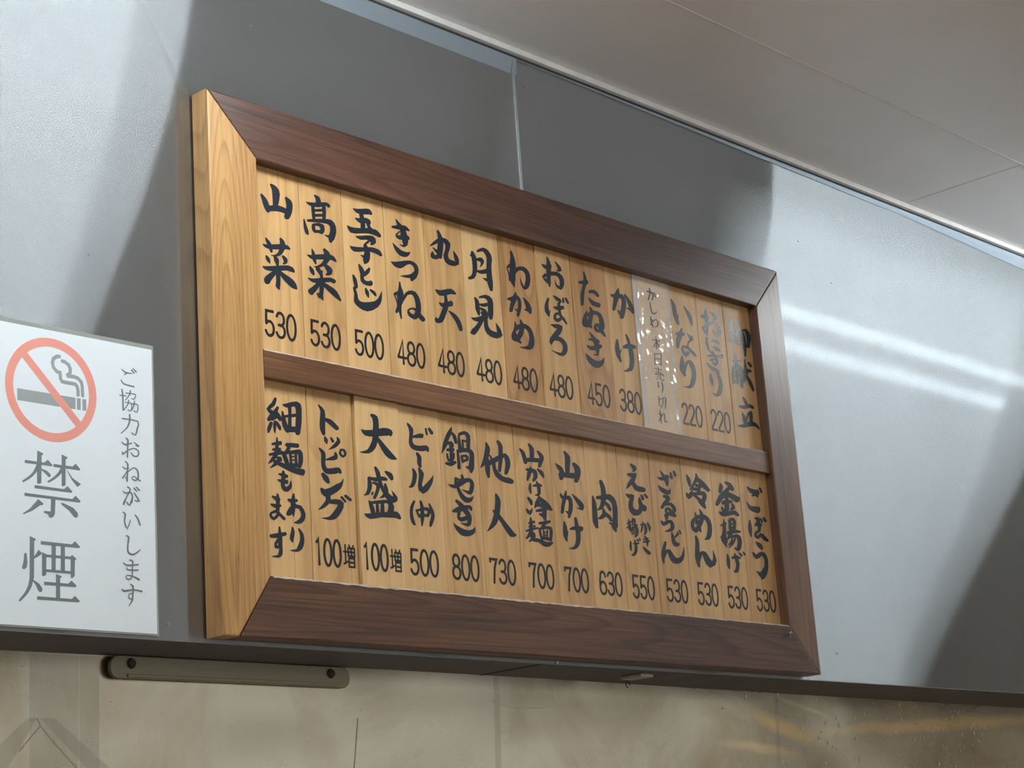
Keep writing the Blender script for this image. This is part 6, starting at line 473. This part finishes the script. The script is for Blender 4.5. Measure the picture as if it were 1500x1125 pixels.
obj('right_border', prism([(W, zt), (W, zb), (W-0.003, zb), (ix1, iz1), (ix1, iz0)], F0, F1, 0.0022), M_right, board, loc=(1.16, 0, ZO-0.33))['label'] = 'worn greyish brown right border'
obj('middle_rail', newbox(ix0+0.0045, ix1-0.0005, -0.0262, -0.0035, ZO-0.3535, ZO-0.3184, bev=0.0015), M_rail, board, loc=(0.6, 0, ZO-0.336))['label'] = 'slim brown rail between the two rows'
obj('backing_board', newbox(0.004, W-0.004, -0.0024, -0.0004, zb+0.004, zt-0.004), M_gap, board)
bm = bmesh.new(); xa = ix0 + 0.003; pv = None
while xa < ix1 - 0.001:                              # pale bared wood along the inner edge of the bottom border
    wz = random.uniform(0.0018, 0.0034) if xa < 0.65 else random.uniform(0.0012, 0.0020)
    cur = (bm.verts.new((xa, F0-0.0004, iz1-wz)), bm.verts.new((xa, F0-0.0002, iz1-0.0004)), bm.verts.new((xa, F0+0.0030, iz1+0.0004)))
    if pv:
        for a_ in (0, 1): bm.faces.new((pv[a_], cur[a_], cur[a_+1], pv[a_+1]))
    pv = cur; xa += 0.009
fix(bm); obj('worn_highlight_edge', bm, M_worn_hilite, board)
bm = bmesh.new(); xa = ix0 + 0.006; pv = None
while xa < ix1 - 0.004:                              # bevel highlight painted as a pale strip along the middle rail's top
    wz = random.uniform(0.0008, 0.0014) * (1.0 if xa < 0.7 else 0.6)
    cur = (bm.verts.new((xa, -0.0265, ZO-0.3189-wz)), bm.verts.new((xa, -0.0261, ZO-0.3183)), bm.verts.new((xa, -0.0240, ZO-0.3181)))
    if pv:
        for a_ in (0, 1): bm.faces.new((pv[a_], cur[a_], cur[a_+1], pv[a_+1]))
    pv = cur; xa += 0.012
fix(bm); obj('worn_highlight_edge', bm, M_worn_hilite, board)
bm = bmesh.new()
cyl(bm, (1.1188, -0.0315, ZO-0.6130), (1.1188, -0.0375, ZO-0.6130), 0.0014, 8); cyl(bm, (1.1188, -0.0370, ZO-0.6120), (1.1150, -0.0385, ZO-0.6195), 0.0014, 8)
cyl(bm, (1.1188, -0.037, ZO-0.6118), (1.1200, -0.040, ZO-0.6105), 0.0028, 10)
obj('bent_nail', bm, M_nail, board)
# ---------------------------------------------------------------- menu planks
UP = [0.0750, 0.1565, 0.2300, 0.3050, 0.3795, 0.4535, 0.5282, 0.6032, 0.6808, 0.7626, 0.8330, 0.9110, 0.9846, 1.0562, 1.1305]
LO = [0.0750, 0.1548, 0.2302, 0.3098, 0.3850, 0.4588, 0.5313, 0.6062, 0.6808, 0.7535, 0.8286, 0.9048, 0.9800, 1.0521, 1.1305]
RD = {'U1': '山菜 530', 'U2': '高菜 530', 'U3': '玉子とじ 500', 'U4': 'きつね 480', 'U5': '丸天 480', 'U6': '月見 480', 'U7': 'わかめ 480', 'U8': 'おぼろ 480', 'U9': 'たぬき 450', 'U10': 'かけ 380',
      'US': '', 'U11': 'いなり 220', 'U12': 'おにぎり 220', 'U13': '御献立',
      'L1': '細麺もあります', 'L2': 'トッピング 100増', 'L3': '大盛 100増', 'L4': 'ビール(中) 500', 'L5': '鍋やき 800', 'L6': '他人 730', 'L7': '山かけ冷麺 700', 'L8': '山かけ 700', 'L9': '肉 630',
      'L10': 'えびかき揚げ 550', 'L11': 'ざるうどん 530', 'L12': '冷めん 530', 'L13': '釜揚げ 530', 'L14': 'ごぼう 530'}
ORD = ['first', 'second', 'third', 'fourth', 'fifth', 'sixth', 'seventh', 'eighth', 'ninth', 'tenth', 'eleventh', 'twelfth', 'thirteenth', 'last']
PYY = {'U8': -.0165, 'L3': -.019, 'L4': -.0165}
GAPL = {'U8': 0.0022, 'U9': 0.0026, 'L3': 0.0030, 'L11': 0.0016, 'U13': 0.0014, 'L4': 0.0010, 'L7': 0.0012, 'L5': 0.0008}
MI = {'U3': 2, 'U7': 3, 'U8': 1, 'U9': 3, 'L3': 2, 'L4': 2, 'L2': 1, 'L6': 0, 'L9': 0, 'L10': 1}
for row, keys, xs, z0, z1 in (('upper', ['U%d' % i for i in range(1, 11)] + ['US', 'U11', 'U12', 'U13'], UP, ZO-0.3225, ZO-0.0705),
                              ('lower', ['L%d' % i for i in range(1, 15)], LO, ZO-0.6010, ZO-0.3500)):
    for i, k in enumerate(keys):
        x0 = xs[i] + GAPL.get(k, 0.0009); x1 = xs[i+1] - 0.0002
        yf = PYY.get(k, -.0150 - random.choice((0, 0.0001, 0.0003, 0.0004)))
        bm = bmesh.new()
        if k == 'L1': box(bm, x0, 0.1262, yf, -0.0045, z0, z1, bev=0.0005); box(bm, 0.1266, x1, yf, -0.0045, z0, z1, bev=0.0005)
        elif k == 'U1': box(bm, x0, 0.1125, yf, -0.0045, z0, z1, bev=0.0002); box(bm, 0.1126, x1, yf, -0.0045, z0, z1, bev=0.0002)
        else: box(bm, x0, x1, yf, -0.0045, z0, z1, bev=0.0009)
        o = obj('menu_plank', bm, M_plank[MI.get(k, (i*7) % 3)], board, loc=((x0+x1)/2, 0, z0))
        if k == 'US': lab = 'pale wooden menu plank hidden behind the laminated sold-out slip in the upper row'
        elif k == 'U13': lab = 'wooden title plank reading 御献立 at the right end of the upper row'
        else: lab = 'light wooden menu plank reading %s, %s from the left in the %s row' % (RD[k], ORD[i], row)
        if k == 'L1': lab = 'wooden menu plank reading 細麺もあります without a price, first in the lower row'
        tag(o, lab)
        if k in GL: obj('brush_lettering', lettering(k, yf - 0.0002), M_ink, o)
        if k in PRICE:
            t, cx, cz = PRICE[k]; cz = ZO + (-0.2795 if row == 'upper' else -0.5590)
            if t == '100':
                obj('price', price_bm(t, cx - 0.0002, cz, yf - 0.0002, pitch=0.0152, cw=0.0140), M_price, o)
                obj('surcharge_mark', zou_bm(cx + 0.0258, cz - 0.0150, 0.0185, 0.0270, yf - 0.0002), M_price, o)
            else: obj('price', price_bm(t, cx, cz, yf - 0.0002), M_price, o)
# laminated sold-out slip stuck over one plank
slip = tag(obj('sold_out_slip', newbox(0.8265, 0.9155, -0.01625, -0.0158, ZO-0.3200, ZO-0.0735, bev=0.0001), M_sliplam, loc=(0.871, 0, ZO-0.32)),
           'glossy laminated paper slip reading かしわ 本日売り切れ over a plank in the upper row', 'paper slip')
obj('slip_paper', newbox(0.8370, 0.9080, -0.01645, -0.01625, ZO-0.3190, ZO-0.0740), M_slip, slip)
obj('slip_lettering', lettering('S', -0.01662), plain('slip_ink', srgb(70, 76, 80), 0.35), slip)
# ---------------------------------------------------------------- no-smoking sign
SY = -0.0012
sign = tag(obj('no_smoking_sign', newbox(-0.3420, -0.0665, SY-0.0006, SY, ZO-0.6722, ZO-0.3335, bev=0.0002), M_lam, loc=(-0.20, 0, ZO-0.6722)),
           'laminated white no-smoking sign with red ring on the steel wall left of the menu board', 'sign')
obj('sign_paper', newbox(-0.3385, -0.0692, SY-0.0010, SY-0.0006, ZO-0.6702, ZO-0.3387), M_paper, sign)
def ringmesh(cx, cz, r0, r1, y, n=64):
    bm = bmesh.new(); A = [bm.verts.new((cx+r0*math.cos(t), y, cz+r0*math.sin(t))) for t in [2*math.pi*i/n for i in range(n)]]
    B = [bm.verts.new((cx+r1*math.cos(t), y, cz+r1*math.sin(t))) for t in [2*math.pi*i/n for i in range(n)]]
    for i in range(n): bm.faces.new((A[i], A[(i+1) % n], B[(i+1) % n], B[i]))
    return bm
rx, rz = -0.2060, ZO-0.4071
bm = ringmesh(rx, rz, 0.0490, 0.0592, -0.00226)
d = Vector((0.707, -0.707)); n_ = Vector((0.707, 0.707))
q = [Vector((rx, rz)) + d*a*0.051 + n_*s*0.0047 for a, s in ((-1, -1), (1, -1), (1, 1), (-1, 1))]
bm.faces.new([bm.verts.new((v.x, -0.00228, v.y)) for v in q]); fix(bm)
obj('prohibition_ring', bm, M_ring, sign)
bm = bmesh.new()
for x0, x1 in ((-0.2500, -0.1750), (-0.1732, -0.1681), (-0.1658, -0.1607)):
    bm.faces.new([bm.verts.new(p) for p in ((x0, -0.00224, ZO-0.4251), (x1, -0.00224, ZO-0.4251), (x1, -0.00224, ZO-0.4117), (x0, -0.00224, ZO-0.4117))])
SM1, SM2 = SMOKE
polyline(bm, SM1, 0.0044, -0.00224); polyline(bm, SM2, 0.0044, -0.00224); fix(bm)
obj('cigarette', bm, M_cig, sign)
nk = NTITLE
obj('sign_title', lettering('K', -0.00225, lambda n, p: n < nk), M_signink, sign)['label'] = 'large grey lettering 禁煙'
obj('sign_notice', lettering('K', -0.00225, lambda n, p: n >= nk), M_signink, sign)['label'] = 'small vertical line of grey lettering'
# ---------------------------------------------------------------- things under the lip
def rrect(x0, x1, z0, z1, r, n=5):
    P = []
    for cx, cz, a in ((x1-r, z1-r, 0), (x0+r, z1-r, 90), (x0+r, z0+r, 180), (x1-r, z0+r, 270)):
        P += [(cx + r*math.cos(math.radians(a+90*i/n)), cz + r*math.sin(math.radians(a+90*i/n))) for i in range(n+1)]
    return P
M_brk = steel('greasy_bracket', (0.30, 0.275, 0.20), 0.4, 0.3, wav=0.004, diffuse=0.4)
br = empty('mounting_plate', (0.13, 0.115, LIPZ-0.03), 'long dark greasy metal plate screwed to the splash panel under the sign and board', 'metal plate')
uvxz(obj('plate', prism(rrect(-0.053, 0.321, LIPZ-0.0290, LIPZ-0.0020, 0.012), 0.1085, 0.1145, 0.001), M_brk, br))
uvxz(obj('raised_edge', prism(rrect(-0.030, 0.300, LIPZ-0.0275, LIPZ-0.0235, 0.0018), 0.1065, 0.1085, 0.0005), M_brk, br))
for x in (-0.024, 0.288):
    bm = bmesh.new(); cyl(bm, (x, 0.1084, LIPZ-0.011), (x, 0.1045, LIPZ-0.011), 0.0065, 14, 0.0045); obj('screw', bm, M_gap, br)
tag(obj('small_tag', newbox(0.820, 0.848, 0.026, 0.066, LIPZ-0.0060, LIPZ-0.0014, bev=0.001), M_white), 'small off-white plastic tag stuck under the steel lip below the board', 'tag')
bm = bmesh.new()
for i in range(12):
    t0, t1 = math.pi*2*i/12*0.8-0.3, math.pi*2*(i+1)/12*0.8-0.3
    cyl(bm, (0.888+0.0045*math.cos(t0), 0.108, LIPZ-0.0055+0.0045*math.sin(t0)), (0.888+0.0045*math.cos(t1), 0.108, LIPZ-0.0055+0.0045*math.sin(t1)), 0.0008, 6)
tag(obj('wire_hook', bm, M_gap), 'small dark wire hook hanging from the back edge of the steel lip', 'hook')

M_tape = gloss_film('clear_tape', srgb(200, 205, 200), 0.16, 0.12, 0.0004, 30)
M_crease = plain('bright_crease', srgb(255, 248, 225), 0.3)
def onsplash(x, z, d=0.0006):
    for (xa_, ya_), (xb_, yb_) in zip(cols, cols[1:]):
        if xa_ <= x <= xb_: return Vector((x, ya_ + (yb_-ya_)*(x-xa_)/(xb_-xa_) - d, z))
def tape(pts):
    bm = bmesh.new(); bm.faces.new([bm.verts.new(onsplash(x, z)) for x, z in pts]); fix(bm)
    return obj('tape_strip', bm, M_tape, core)
for pts in TAPES: tape([(x, z+ZO) for x, z in pts])
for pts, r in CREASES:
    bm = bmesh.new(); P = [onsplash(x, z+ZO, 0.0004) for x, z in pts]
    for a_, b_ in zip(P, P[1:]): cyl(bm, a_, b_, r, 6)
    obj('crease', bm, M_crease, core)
bm = bmesh.new(); rs = random.Random(3)
for i in range(150):                                 # dried specks, thickest at the right
    x = 1.15 + 0.9*rs.random()**0.8; z = LIPZ - 0.004 - 0.13*rs.random()
    r = rs.choice((0.0008, 0.0011, 0.0014, 0.0021)); p = onsplash(x, z); k = 1 + rs.random()*1.5
    bm.faces.new([bm.verts.new(p + Vector((r*math.cos(t_), 0, r*k*math.sin(t_)))) for t_ in [j*math.pi/3 for j in range(6)]])
for i in range(35):
    x = -0.2 + 1.35*rs.random(); z = LIPZ - 0.004 - 0.13*rs.random(); r = 0.0006; p = onsplash(x, z)
    bm.faces.new([bm.verts.new(p + Vector((r*math.cos(t_), 0, r*math.sin(t_)))) for t_ in [j*math.pi/3 for j in range(6)]])
fix(bm); tag(obj('dried_specks', bm, plain('speck', srgb(245, 238, 220), 0.6), core), kind='stuff')
